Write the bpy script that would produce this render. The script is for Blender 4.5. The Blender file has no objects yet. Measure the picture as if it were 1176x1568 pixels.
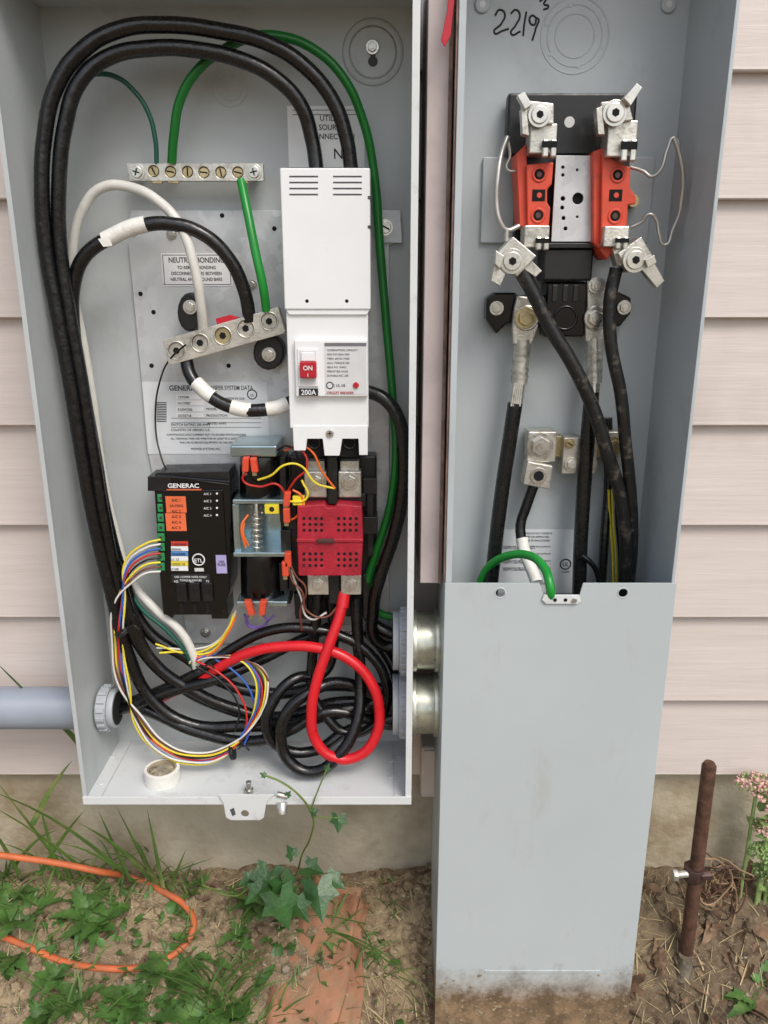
import bpy, bmesh, math, random
from math import *
from mathutils import Vector, Matrix, noise
random.seed(7)
S=bpy.context.scene
# ---------------------------------------------------------------- survey frame (metres; house wall at y=0, z up)
CAM=Vector((0,-.82,.78)); PITCH=radians(16.5); F=1200.
cp,sp=cos(PITCH),sin(PITCH)
def ray(u,v):
    a=(u-588)/F; b=(v-784)/F
    return Vector((a, cp-b*sp, -sp-b*cp))
def W(u,v,y):
    d=ray(u,v); return CAM+d*((y-CAM.y)/d.y)
def sc(u,v,y):
    d=ray(u,v); return ((y-CAM.y)/d.y)/F
def lin(c): return tuple((x/255/12.92 if x/255<=.04045 else ((x/255+.055)/1.055)**2.4) for x in c)
# ---------------------------------------------------------------- materials
def _nt(name):
    m=bpy.data.materials.new(name); m.use_nodes=True
    nt=m.node_tree; b=nt.nodes['Principled BSDF']; tc=nt.nodes.new('ShaderNodeTexCoord')
    return m,nt,b,tc
def _noise(nt,tc,scale,detail=3,rough=.6,vec=None,stretch=None):
    n=nt.nodes.new('ShaderNodeTexNoise'); n.inputs['Scale'].default_value=scale
    n.inputs['Detail'].default_value=detail; n.inputs['Roughness'].default_value=rough
    src=tc.outputs['Object']
    if stretch:
        mp=nt.nodes.new('ShaderNodeMapping'); mp.inputs['Scale'].default_value=stretch
        nt.links.new(src,mp.inputs['Vector']); src=mp.outputs['Vector']
    nt.links.new(src,n.inputs['Vector']); return n
def _mix(nt,fac,a,b,blend='MIX'):
    m=nt.nodes.new('ShaderNodeMix'); m.data_type='RGBA'; m.blend_type=blend
    for s,val in ((0,fac),(6,a),(7,b)):
        if isinstance(val,bpy.types.NodeSocket): nt.links.new(val,m.inputs[s])
        elif s==0: m.inputs[0].default_value=val
        else: m.inputs[s].default_value=(*val,1)
    return m.outputs[2]
def _ramp(nt,src,lo,hi):
    r=nt.nodes.new('ShaderNodeMapRange'); r.inputs[1].default_value=lo; r.inputs[2].default_value=hi
    nt.links.new(src,r.inputs[0]); return r.outputs[0]
def M(name,col,rough=.5,metal=0,var=.1,scale=25,bump=0,bscale=300,dirt=None,stretch=None,spec=.5,coat=0):
    m,nt,b,tc=_nt(name)
    c=lin(col)
    n=_noise(nt,tc,scale,2,stretch=stretch)
    f=_ramp(nt,n.outputs['Fac'],.3,.7)
    out=_mix(nt,f,tuple(x*(1-var) for x in c),tuple(min(1,x*(1+var)) for x in c))
    if dirt:
        dc,amt,ds=dirt[:3]; lo=dirt[3] if len(dirt)>3 else .5
        d=_noise(nt,tc,ds,4,.7); df=_ramp(nt,d.outputs['Fac'],lo,lo+.2)
        mu=nt.nodes.new('ShaderNodeMath'); mu.operation='MULTIPLY'; nt.links.new(df,mu.inputs[0]); mu.inputs[1].default_value=amt
        out=_mix(nt,mu.outputs[0],out,lin(dc))
        mr=nt.nodes.new('ShaderNodeMapRange'); nt.links.new(d.outputs['Fac'],mr.inputs[0])
        mr.inputs[1].default_value=.3; mr.inputs[2].default_value=.7; mr.inputs[3].default_value=max(.05,rough-.08); mr.inputs[4].default_value=min(1,rough+.14)
        nt.links.new(mr.outputs[0],b.inputs['Roughness'])
    else: b.inputs['Roughness'].default_value=rough
    nt.links.new(out,b.inputs['Base Color'])
    b.inputs['Metallic'].default_value=metal
    b.inputs['Specular IOR Level'].default_value=spec
    if coat: b.inputs['Coat Weight'].default_value=coat
    if bump:
        bn=_noise(nt,tc,bscale,2,.6,stretch=stretch); bp=nt.nodes.new('ShaderNodeBump'); bp.inputs['Strength'].default_value=bump
        bp.inputs['Distance'].default_value=.002
        nt.links.new(bn.outputs['Fac'],bp.inputs['Height']); nt.links.new(bp.outputs[0],b.inputs['Normal'])
    return m
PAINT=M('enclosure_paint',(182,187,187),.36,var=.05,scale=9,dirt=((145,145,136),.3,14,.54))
PAINTL=M('pale_lit_paint',(210,213,212),.4,var=.04,scale=9,dirt=((155,150,135),.4,40,.55))  # paler enclosure_paint: brightness of lit floor and lips put into the colour; tabs too
PAINTM=M('meter_paint',(178,185,187),.38,var=.05,scale=7,dirt=((145,147,142),.35,12,.54))
def galv(name,c1,c2,rough=.38,metal=.8,scale=90):
    m,nt,b,tc=_nt(name)
    v=nt.nodes.new('ShaderNodeTexVoronoi'); v.inputs['Scale'].default_value=scale
    nt.links.new(tc.outputs['Object'],v.inputs['Vector'])
    sx=nt.nodes.new('ShaderNodeSeparateColor'); nt.links.new(v.outputs['Color'],sx.inputs[0])
    n=_noise(nt,tc,12,4,.7); f=_ramp(nt,n.outputs['Fac'],.35,.65)
    a=_mix(nt,sx.outputs[0],lin(c1),lin(c2)); o=_mix(nt,f,a,lin(tuple(x*.9 for x in c2)))
    nt.links.new(o,b.inputs['Base Color']); b.inputs['Metallic'].default_value=metal; b.inputs['Roughness'].default_value=rough
    return m
GALV=galv('galvanised_steel',(188,191,192),(216,219,220),.42,.3,110)
ZINC=M('zinc',(205,203,195),.26,.85,var=.15,scale=80,dirt=((110,105,95),.5,160,.55))
ALU=M('aluminium',(205,202,192),.33,.72,var=.18,scale=60,bump=.15,bscale=400,dirt=((100,92,80),.6,90,.51))
BRASS=M('brassy',(190,175,135),.35,.8,var=.15,scale=80,dirt=((100,85,60),.5,120,.55))
NIP=M('nipple_zinc',(190,192,178),.32,.75,var=.3,scale=45,dirt=((228,230,215),.6,60,.48))
WHITE=M('white_plastic',(230,231,230),.4,var=.02,scale=20)
TAPE=M('white_tape',(226,224,216),.5,var=.08,scale=60,bump=.5,bscale=150)
LAB=M('label_white',(230,231,231),.4,var=.03,scale=30)
LABS=M('label_silver',(212,216,218),.4,var=.06,scale=20)
LABG=M('label_grey',(208,209,208),.45,var=.04,scale=40)
LTXT=M('label_text_grey',(110,110,112),.5)
SLOT=M('slot_shadow_grey',(75,75,76),.8)
BLACK=M('black_plastic',(20,20,21),.36,var=.2,scale=40,dirt=((70,68,64),.35,90,.56))
BLK2=M('black_gloss',(13,13,14),.16,var=.2,scale=40)
INK=M('ink',(26,26,28),.6,var=.05)
DARK=M('recess_shade',(8,8,8),.9,var=.1)  # near-black fill painting the shade of holes, slots and bores
DKM=M('dark_metal',(90,70,65),.5,.6)
CABLE=M('black_cable',(13,13,14),.25,var=.25,scale=40,bump=.35,bscale=70,dirt=((150,148,140),.4,150,.66),spec=.6)
CABLED=M('dusty_cable',(24,24,24),.4,var=.3,scale=40,bump=.35,bscale=80,dirt=((140,128,112),.55,70,.55))
RED=M('red_cable',(208,28,38),.32,var=.08,scale=40,dirt=((150,30,30),.4,60,.55))
GREEN=M('green_cable',(16,108,36),.32,var=.12,scale=30)
GREENB=M('green_bright',(28,138,50),.32)
TEAL=M('teal_wire',(14,82,66),.4,var=.1)
WHC=M('white_cable',(212,210,202),.42,var=.08,scale=40,dirt=((150,145,135),.4,60,.55))
YEL=M('yellow_wire',(225,205,50),.4); BLUE=M('blue_wire',(45,90,175),.4); REDW=M('red_wire',(190,40,35),.4); ORW=M('orange_wire',(225,105,40),.4)
BRN=M('brown_wire',(110,60,45),.4); PUR=M('purple_wire',(100,75,140),.4); BKW=M('black_wire',(16,16,16),.35)
REDB=M('red_block',(165,26,46),.5,var=.18,scale=50,bump=.3,bscale=500,dirt=((190,90,95),.35,200,.58))
REDS=M('red_switch',(175,20,38),.4)
ORG=M('orange_red_plastic',(212,74,48),.42,var=.1,scale=40,dirt=((150,75,55),.55,50,.52))
ORL=M('orange_label',(226,108,66),.45)
BLUL=M('blue_label',(80,130,190),.45); YELL=M('yellow_label',(225,205,70),.45); PURL=M('violet_label',(170,160,205),.45); REDL=M('red_label',(200,60,50),.45)
GRNT=M('green_terminal',(40,135,80),.4)
PVC=M('grey_pvc',(146,153,165),.4,var=.05)
PVCN=M('grey_locknut',(168,173,177),.4,var=.08)
RUST=M('rusty_steel',(96,68,54),.75,.3,var=.35,scale=90,bump=.5,bscale=250,dirt=((60,42,36),.6,60,.5))
RUSTL=M('rust_line',(128,104,92),.8,var=.4,scale=60)
TRIM=M('trim_channel_paint',(190,177,175),.42,var=.06,scale=8,dirt=((150,140,138),.5,14,.5))
STRAWM=M('straw',(180,163,122),.8,var=.4,scale=30)
GRASSM=M('grass_green',(84,112,50),.55,var=.35,scale=14,dirt=((165,155,100),.6,20,.55))
LEAFM=M('weed_leaf',(72,106,48),.48,var=.4,scale=25,bump=.4,bscale=150,dirt=((122,145,80),.5,40,.52))
IVYM=M('vine_leaf',(44,80,34),.38,var=.35,scale=40,bump=.4,bscale=200)
DEADM=M('dead_leaf',(108,84,64),.8,var=.55,scale=45,bump=.4,bscale=120,dirt=((170,146,116),.8,30,.52))
DEADL=M('dead_stem',(150,125,95),.8,var=.4,scale=30)
STEM=M('stem_green',(105,125,60),.6,var=.2)
PINK=M('sedum_pink',(218,172,162),.7,var=.25,scale=90)
SEDG=M('sedum_green',(140,165,100),.6,var=.25,scale=60)
CORD=M('orange_cord',(200,104,60),.55,var=.15,scale=30,dirt=((140,102,78),.65,40,.5))
STONE=M('stone',(158,112,84),.92,var=.25,scale=22,bump=1,bscale=110,dirt=((138,118,92),.85,26,.47))
PEB=M('pebble',(138,126,108),.85,var=.4,scale=40)
CARD=M('cardboard',(170,155,130),.8); WAD=M('wad',(150,140,120),.8,var=.5,scale=120,bump=1,bscale=200)
GROUT=M('grout',(112,100,82),.9,var=.4,scale=60,bump=1,bscale=120,dirt=((150,148,135),.7,40,.55))
STL=M('bright_steel',(170,190,195),.22,.9,var=.2,scale=30)
def siding_mat():
    m,nt,b,tc=_nt('siding_vinyl')
    n=_noise(nt,tc,30,4,.65,stretch=(.25,1,3)); f=_ramp(nt,n.outputs['Fac'],.3,.7)
    o=_mix(nt,f,lin((200,189,181)),lin((209,198,191)))
    n2=_noise(nt,tc,4,4,.6); o=_mix(nt,_ramp(nt,n2.outputs['Fac'],.55,.9),o,lin((172,160,152)))
    nt.links.new(o,b.inputs['Base Color']); b.inputs['Roughness'].default_value=.5
    g=_noise(nt,tc,70,3,.7,stretch=(.12,1,3)); bp=nt.nodes.new('ShaderNodeBump'); bp.inputs['Strength'].default_value=.35; bp.inputs['Distance'].default_value=.0012
    nt.links.new(g.outputs['Fac'],bp.inputs['Height']); nt.links.new(bp.outputs[0],b.inputs['Normal']); return m
SIDING=siding_mat()
CONC=M('foundation_concrete',(184,174,152),.9,var=.2,scale=9,bump=1,bscale=90,dirt=((136,118,88),.8,6,.47))
def zdirt(name,base,dirtc,ztop,zbot):
    m,nt,b,tc=_nt(name)
    n=_noise(nt,tc,6,3,.6); o=_mix(nt,_ramp(nt,n.outputs['Fac'],.3,.7),lin(tuple(x*.97 for x in base)),lin(base))
    st=_noise(nt,tc,22,6,.75,stretch=(1,1,.45)); o=_mix(nt,_ramp(nt,st.outputs['Fac'],.58,1.05),o,lin((165,162,152)))
    s=nt.nodes.new('ShaderNodeSeparateXYZ'); nt.links.new(tc.outputs['Object'],s.inputs[0])
    nn=_noise(nt,tc,30,7,.78)
    ad=nt.nodes.new('ShaderNodeMath'); ad.operation='MULTIPLY_ADD'; nt.links.new(nn.outputs['Fac'],ad.inputs[0]); ad.inputs[1].default_value=.10
    ng=nt.nodes.new('ShaderNodeMath'); ng.operation='MULTIPLY'; nt.links.new(s.outputs['Z'],ng.inputs[0]); ng.inputs[1].default_value=-1
    nt.links.new(ng.outputs[0],ad.inputs[2])
    a=.05-ztop; bb=.05-zbot
    o2=_mix(nt,_ramp(nt,nn.outputs['Fac'],.42,.58),lin(dirtc),lin(tuple(x*.7 for x in dirtc)))
    o=_mix(nt,_ramp(nt,ad.outputs[0],a,bb),o,o2)
    nt.links.new(o,b.inputs['Base Color']); b.inputs['Roughness'].default_value=.4
    return m
COVER=zdirt('cover_paint',(184,192,193),(150,126,98),.044,-.006)
def ground_mat():
    m,nt,b,tc=_nt('soil')
    n=_noise(nt,tc,9,6,.7); o=_mix(nt,_ramp(nt,n.outputs['Fac'],.35,.65),lin((124,104,80)),lin((176,156,124)))
    n2=_noise(nt,tc,60,6,.75); o=_mix(nt,_ramp(nt,n2.outputs['Fac'],.47,.68),o,lin((74,58,42)))
    n3=_noise(nt,tc,180,4,.7); o=_mix(nt,_ramp(nt,n3.outputs['Fac'],.56,.7),o,lin((196,180,148)))
    s=nt.nodes.new('ShaderNodeSeparateXYZ'); nt.links.new(tc.outputs['Object'],s.inputs[0])
    o=_mix(nt,_ramp(nt,s.outputs['X'],.22,.32),o,_mix(nt,.5,o,lin((62,48,38))))
    nt.links.new(o,b.inputs['Base Color']); b.inputs['Roughness'].default_value=.95
    bp=nt.nodes.new('ShaderNodeBump'); bp.inputs['Strength'].default_value=1; bp.inputs['Distance'].default_value=.005
    nt.links.new(_noise(nt,tc,110,5,.75).outputs['Fac'],bp.inputs['Height']); nt.links.new(bp.outputs[0],b.inputs['Normal'])
    return m
SOIL=ground_mat()
# ---------------------------------------------------------------- builders
def group(name):
    e=bpy.data.objects.new(name,None); e.empty_display_size=.05; S.collection.objects.link(e); return e
def put(name,data,mat,parent):
    o=bpy.data.objects.new(name,data); S.collection.objects.link(o)
    if parent: o.parent=parent
    if mat: data.materials.append(mat)
    return o
def addbev(o,w,seg=2):
    if w:
        m=o.modifiers.new('b','BEVEL'); m.width=w; m.segments=seg; m.limit_method='ANGLE'; m.angle_limit=radians(40)
def frombm(name,bm,mat,parent,smooth=False,bev=0):
    bmesh.ops.recalc_face_normals(bm,faces=bm.faces)
    me=bpy.data.meshes.new(name); bm.to_mesh(me); bm.free()
    if smooth:
        for p in me.polygons: p.use_smooth=True
    o=put(name,me,mat,parent); addbev(o,bev); return o
def bmbox(bm,x0,x1,y0,y1,z0,z1):
    r=bmesh.ops.create_cube(bm,size=1)['verts']
    for v in r: v.co=Vector(((x0+x1)/2+v.co.x*(x1-x0),(y0+y1)/2+v.co.y*(y1-y0),(z0+z1)/2+v.co.z*(z1-z0)))
    return r
def box(name,x0,x1,y0,y1,z0,z1,mat,g,bev=.0006):
    bm=bmesh.new(); bmbox(bm,x0,x1,y0,y1,z0,z1); return frombm(name,bm,mat,g,bev=bev)
def rect(u0,v0,u1,v1,y):
    um,vm=(u0+u1)/2,(v0+v1)/2
    return W(u0,vm,y).x,W(u1,vm,y).x,W(um,v1,y).z,W(um,v0,y).z
def rb(name,u0,v0,u1,v1,yf,yb,mat,g,bev=.0006):
    x0,x1,z0,z1=rect(u0,v0,u1,v1,yf); return box(name,x0,x1,yf,yb,z0,z1,mat,g,bev)
def prism(name,pts,yf,yb,mat,g,bev=.0005):
    bm=bmesh.new(); P=[W(u,v,yf) for u,v in pts]
    a=[bm.verts.new(p) for p in P]; b=[bm.verts.new((p.x,yb,p.z)) for p in P]; n=len(P)
    bm.faces.new(a); bm.faces.new(b[::-1])
    for i in range(n): bm.faces.new((a[i],b[i],b[(i+1)%n],a[(i+1)%n]))
    return frombm(name,bm,mat,g,bev=bev)
def bmcyl(bm,p0,p1,r0,r1=None,seg=24,caps=True):
    r1=r0 if r1 is None else r1; d=p1-p0; q=d.to_track_quat('Z','Y').to_matrix().to_4x4()
    return bmesh.ops.create_cone(bm,cap_ends=caps,segments=seg,radius1=r0,radius2=r1,depth=d.length,matrix=Matrix.Translation((p0+p1)/2)@q)['verts']
def cyl(name,p0,p1,r,mat,g,r1=None,seg=28,bev=.0005,smooth=True):
    bm=bmesh.new(); bmcyl(bm,p0,p1,r,r1,seg); o=frombm(name,bm,mat,g,bev=bev)
    if smooth:
        for p in o.data.polygons: p.use_smooth=len(p.vertices)==4
    return o
def disc(name,u,v,yf,yb,rp,mat,g,seg=24,bev=.0003):
    c=W(u,v,yf); r=rp*sc(u,v,yf); return cyl(name,c,Vector((c.x,yb,c.z)),r,mat,g,seg=seg,bev=bev)
def ring(name,u,v,y,rp,wp,mat,g,flat=.6):
    c=W(u,v,y); R=rp*sc(u,v,y); r=wp*sc(u,v,y); bm=bmesh.new(); N=40;K=8;vs=[]
    for i in range(N):
        a=2*pi*i/N; row=[]
        for k in range(K):
            b=2*pi*k/K; rr=R+r*cos(b); row.append(bm.verts.new((c.x+rr*cos(a),c.y+r*flat*sin(b),c.z+rr*sin(a))))
        vs.append(row)
    for i in range(N):
        for k in range(K): bm.faces.new((vs[i][k],vs[(i+1)%N][k],vs[(i+1)%N][(k+1)%K],vs[i][(k+1)%K]))
    return frombm(name,bm,mat,g,smooth=True)
def cut(o,cyls=(),boxes=(),bev=.0004):
    for m in list(o.modifiers): o.modifiers.remove(m)
    bm=bmesh.new()
    for (c,r,L) in cyls: bmcyl(bm,c+Vector((0,-L,0)),c+Vector((0,L,0)),r,seg=24)
    for b in boxes: bmbox(bm,*b)
    bmesh.ops.recalc_face_normals(bm,faces=bm.faces)
    me=bpy.data.meshes.new('cutter'); bm.to_mesh(me); bm.free(); t=bpy.data.objects.new('cutter',me); S.collection.objects.link(t)
    md=o.modifiers.new('x','BOOLEAN'); md.operation='DIFFERENCE'; md.object=t; md.solver='EXACT'
    dg=bpy.context.evaluated_depsgraph_get(); dg.update(); nm=bpy.data.meshes.new_from_object(o.evaluated_get(dg))
    o.modifiers.remove(md); o.data=nm; bpy.data.objects.remove(t); addbev(o,bev)
def screw(g,u,v,y,rp,mat=None,kind='slot',h=.003,wash=True,ang=None,name='screw'):
    mat=mat or ZINC; c=W(u,v,y); r=rp*sc(u,v,y); ang=random.uniform(0,pi) if ang is None else ang
    if wash: cyl(name+'_washer',c+Vector((0,h*.7,0)),c+Vector((0,h*1.3,0)),r*1.35,mat,g,bev=.0002)
    cyl(name+'_head',c,c+Vector((0,h,0)),r,mat,g,seg=6 if kind=='hex' else 24,bev=.0006 if r>.003 else .0003,smooth=kind!='hex')
    bm=bmesh.new()
    if kind=='slot': bmbox(bm,-r*.8,r*.8,-.0002,.0003,-r*.14,r*.14)
    elif kind=='cross':
        bmbox(bm,-r*.6,r*.6,-.0002,.0003,-r*.11,r*.11); bmbox(bm,-r*.11,r*.11,-.0003,.0003,-r*.6,r*.6)
    elif kind=='hex': bmcyl(bm,Vector((0,-.0012,0)),Vector((0,.0003,0)),r*.5,seg=16)
    else: bmcyl(bm,Vector((0,-.0002,0)),Vector((0,.0003,0)),r*.45,seg=6)
    bm.transform(Matrix.Translation(c)@Matrix.Rotation(ang,4,'Y'))
    frombm(name+'_drive',bm,DARK if kind!='hex' else mat,g)
def curve(name,P,r,mat,g,res=8,bres=4,cyc=False,rad=None):
    cu=bpy.data.curves.new(name,'CURVE'); cu.dimensions='3D'; cu.bevel_depth=r; cu.bevel_resolution=bres; cu.resolution_u=res; cu.use_fill_caps=True
    s=cu.splines.new('BEZIER'); s.bezier_points.add(len(P)-1); s.use_cyclic_u=cyc
    for i,(b,p) in enumerate(zip(s.bezier_points,P)):
        b.co=p; b.handle_left_type=b.handle_right_type='AUTO'
        if rad: b.radius=rad[i]
    return put(name,cu,mat,g)
def tube(name,pts,r,mat,g,**k):
    return curve(name,[W(*p) for p in pts],r,mat,g,**k)
def text(body,u,v,y,cap,mat,g,align='CENTER',rot=0,name='lettering',bold=0,sx=1):
    cu=bpy.data.curves.new(name,'FONT'); cu.body=body; cu.align_x=align; cu.size=cap*.86*sc(u,v,y)/.7; cu.extrude=.00012; cu.offset=bold*cu.size*.7; cu.resolution_u=3
    cu.space_line=.85
    o=put(name,cu,mat,g); o.location=W(u,v,y); o.rotation_euler=(pi/2,-rot,0); o.scale=(sx*.95,1,1); return o

# ================================================================= HOUSE
H=group('house')
zb=[W(1100,v,0).z for v in (1187,1074,946,805,652,487,305,108)]
while zb[-1]<2.7: zb.append(zb[-1]+.110)
bm=bmesh.new()
for i in range(len(zb)-1):
    a,b=zb[i],zb[i+1]
    prof=[(.012,a+.0005),(.0012,a),(.0,a+.0012),(.0005,a+.004),(.0115,b+.004)]
    rows=[[bm.verts.new((x,y,z)) for y,z in prof] for x in (-4,4)]
    for k in range(len(prof)-1): bm.faces.new((rows[0][k],rows[1][k],rows[1][k+1],rows[0][k+1]))
frombm('siding',bm,SIDING,H)
box('wall_core',-4,4,.016,.25,zb[0]-.002,2.7,SIDING,H,bev=0)
bm=bmesh.new(); xs=[-4+ i*.4 for i in range(8)]+[-.8+i*.02 for i in range(81)]+[1.2+i*.4 for i in range(8)]
zs=[-.6+.02*i for i in range(45)]; zs=[z for z in zs if z<zb[0]+.05]
g_=[[bm.verts.new((x,.022+.005*noise.noise(Vector((x*9,z*14,3)))+.002*noise.noise(Vector((x*50,z*50,1))),z)) for z in zs] for x in xs]
for i in range(len(xs)-1):
    for j in range(len(zs)-1): bm.faces.new((g_[i][j],g_[i+1][j],g_[i+1][j+1],g_[i][j+1]))
frombm('foundation',bm,CONC,H,smooth=True)
# ================================================================= GROUND
def sst(s): s=min(1,max(0,s)); return s*s*(3-2*s)
def gz(x,y):
    w=sst((x+.06)/.09)*(1-.25*sst((x-.3)/.1))
    ln=.26-.11*w; dp=.10+.025*w
    z=.048-dp*sst(-y/ln)
    if y>0: z=.048
    near=1 if (abs(x)<1 and y>-1) else .2
    p=Vector((x,y,0))
    z+=near*(.010*noise.noise(p*9)+.007*noise.noise(p*26+Vector((3,1,2)))+.0045*noise.noise(p*70)+.002*noise.noise(p*150))
    return z
def G(u,v,lift=0):
    d=ray(u,v); t=.6
    while t<3:
        p=CAM+d*t
        if p.z<gz(p.x,p.y): break
        t+=.002
    return p+Vector((0,0,lift))
def axis(lo,hi,step,far):
    a=[]; x=lo
    while x<hi: a.append(x); x+=step
    s=step; b=[hi]
    while b[-1]<far: s*=1.35; b.append(b[-1]+s)
    s=step; c=[lo-step]
    while c[-1]>-far: s*=1.35; c.append(c[-1]-s)
    return c[::-1]+a+b
xs=axis(-.62,.62,.005,60); ys=axis(-.4,.04,.005,60)
me=bpy.data.meshes.new('ground'); vs=[(x,y,gz(x,y)) for x in xs for y in ys]; ny=len(ys)
fs=[(i*ny+j,(i+1)*ny+j,(i+1)*ny+j+1,i*ny+j+1) for i in range(len(xs)-1) for j in range(ny-1)]
me.from_pydata(vs,[],fs)
for p in me.polygons: p.use_smooth=True
put('ground',me,SOIL,None)
# ================================================================= TRANSFER SWITCH ENCLOSURE
E=group('transfer_switch_enclosure')
X0,X1,Z0,Z1=-.3142,.0283,.256,1.018; YF,YB=-.12,-.008; t=.0015
box('back_panel',X0+t,X1-t,YB-t,YB,Z0+t,Z1-t,PAINT,E,0)
box('left_side',X0,X0+t,YF+t,YB,Z0,Z1,PAINT,E,0); box('right_side',X1-t,X1,YF+t,YB,Z0,Z1,PAINT,E,0)
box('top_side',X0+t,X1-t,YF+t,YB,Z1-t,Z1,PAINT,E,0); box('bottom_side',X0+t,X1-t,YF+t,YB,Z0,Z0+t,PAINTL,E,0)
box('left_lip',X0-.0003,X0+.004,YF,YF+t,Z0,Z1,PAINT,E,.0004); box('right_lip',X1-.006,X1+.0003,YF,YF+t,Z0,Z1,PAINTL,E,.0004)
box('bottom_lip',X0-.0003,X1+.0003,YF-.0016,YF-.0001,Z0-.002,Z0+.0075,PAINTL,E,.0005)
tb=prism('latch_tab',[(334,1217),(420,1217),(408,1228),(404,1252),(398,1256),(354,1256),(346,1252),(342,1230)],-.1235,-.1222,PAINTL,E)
c=W(375,1246,-.1235)
cut(tb,[(c,.0042,.004)],bev=.0003)
prism('latch_slot_lip',[(352,1240),(358,1237),(361,1247),(356,1250)],-.1238,-.1234,SLOT,E,0)
cyl('latch_bolt',W(432,1228,-.122),W(432,1247,-.128),.0055,ZINC,E); cyl('latch_bolt_head',W(424,1216,-.121),W(440,1220,-.121),.003,ZINC,E)
p=W(381,1205,-.108); p.z=Z0+t; cyl('floor_nut',p,p+Vector((0,0,.006)),.0052,ZINC,E,seg=6); cyl('floor_stud',p,p+Vector((0,0,.015)),.003,ZINC,E)
for u,v in ((172,1160),(155,1200),(600,1190),(612,1158),(172,1120),(600,1165),(408,1128)):
    d=ray(u,v); k=(Z0+t-CAM.z)/d.z; p=CAM+d*k; cyl('floor_rivet',p,p+Vector((0,0,.0012)),.0032,PAINTL,E)
for xx in (W(195,1120,-.02).x,X1-.018): box('floor_seam',xx,xx+.0008,YF+.004,YB-.002,Z0+t,Z0+t+.0007,PAINT,E,0)
yb=YB-t
disc('boss',571,80,yb-.003,yb,36,PAINT,E,bev=.0025); ring('boss_ring',571,80,yb-.0002,41,6,PAINT,E,.3)
disc('keyhole_round',571,93,yb-.0033,yb,10,PAINT,E); disc('keyhole',571,94,yb-.0035,yb,7.5,SLOT,E); rb('keyhole_neck',567,74,575,92,yb-.0034,yb,SLOT,E,0); screw(E,570,71,yb-.008,7.5,ZINC,'hex')
for rp in (18,26): ring('knockout',352,135,yb,rp,1,PAINT,E)
# mounting plate
MP=group('mounting_plate'); yp=-.0135
prism('plate',[(200,322),(612,322),(614,368),(596,376),(596,980),(400,985),(290,985),(282,950),(228,700),(196,372),(208,362),(198,336)],yp,-.0105,GALV,MP)
prism('corner_tab',[(556,322),(613,322),(616,372),(582,372),(580,330)],yp-.004,yp-.002,GALV,MP)
screw(MP,590,348,yp-.007,9,ZINC,'slot')
for u,v in ((235,478),(232,560),(350,560),(256,350),(215,450),(340,330),(420,350),(215,340)): disc('plate_hole',u,v,yp-.0003,yp,3.5,DARK,MP)
screw(MP,262,358,yp-.003,6,ZINC,'hex'); screw(MP,385,436,yp-.003,6,ZINC,'hex'); screw(MP,314,970,yp-.003,6,ZINC,'hex')
# labels
L=group('utility_connection_label'); rb('sticker',441,162,558,256,yb-.0006,yb,LAB,L,0); yl=yb-.0008
for s,v,c in (('UTILITY',185,9),('SOURCE',199,9),('CONNECTION',213,9),('N',243,17)): text(s,508 if s!='N' else 518,v,yl,c,INK,L,bold=.01)
for vv in (168,175): rb('thin_rule',448,vv,552,vv+1,yl,yb,SLOT,L,0)
L=group('neutral_bonding_label'); rb('sticker',248,388,355,438,yp-.0006,yp,LAB,L,0); yl=yp-.0008
text('NEUTRAL BONDING',301,402,yl,9,INK,L,bold=.012,sx=.88)
for s,v in (('TO REMOVE BONDING',412),('DISCONNECT WIRE BETWEEN',421),('NEUTRAL AND GROUND BARS',430)): text(s,301,v,yl,5.6,INK,L,bold=.01,sx=.86)
for (a,b_,c_,d_) in ((250,390,353,391),(250,435,353,436),(250,390,251,436),(352,390,353,436)): rb('border',a,b_,c_,d_,yl,yp,SLOT,L,0)
L=group('switch_data_label'); rb('sticker',222,585,411,695,yp-.0006,yp,LABS,L,0); yl=yp-.0008
text('GENERAC',259,598,yl,9,INK,L,'LEFT',bold=.025); text('TRANSFER SYSTEM DATA',310,597,yl,7.5,INK,L,'LEFT',bold=.005,sx=.78)
for k in range(12): rb('barcode_bar',240,616+k*2.6,255,617.3+k*2.6,yl,yp,INK,L,0)
for r_ in range(4):
    rb('data_box',270,604+r_*9.5,312,611+r_*9.5,yl-.0001,yp,LAB,L,0); text(('12V/240','N117987','RXSW200','20230718')[r_],272,610+r_*9.5,yl-.0003,4.5,INK,L,'LEFT')
for s,u,v in (('MODEL',316,628),('PRODUCTION',316,638),('MADE IN USA',345,612),('RATED AMPS',318,650),('SWITCH RATING 200 AMPS',262,652),('COUNTRY OF ORIGIN: U.S.',262,660)): text(s,u,v,yl,4.2,INK,L,'LEFT')
for k,s in enumerate(('CONTINUOUS LOAD CURRENT NOT TO EXCEED SWITCH RATING','ALL TERMINAL WIRE USE WIRE FOR AT LEAST 75 C. SUITABLE','FOR USE AS SERVICE EQUIPMENT IN THE USA')): text(s,316,667+k*6,yl,3.4,INK,L)
text('POWER SYSTEMS INC.',316,689,yl,4,INK,L)
for r_ in range(3): rb('table_rule',262,640+r_*7,400,640.6+r_*7,yl,yp,INK,L,0)
ring('listing_mark',386,604,yl,7,.8,INK,L); text('UL',386,607,yl,5,INK,L)
L=group('connection_label'); rb('sticker',482,958,552,978,yp-.0006,yp,LAB,L,0); text('CONNECTION',517,973,yp-.0008,8,INK,L,bold=.01)
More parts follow.
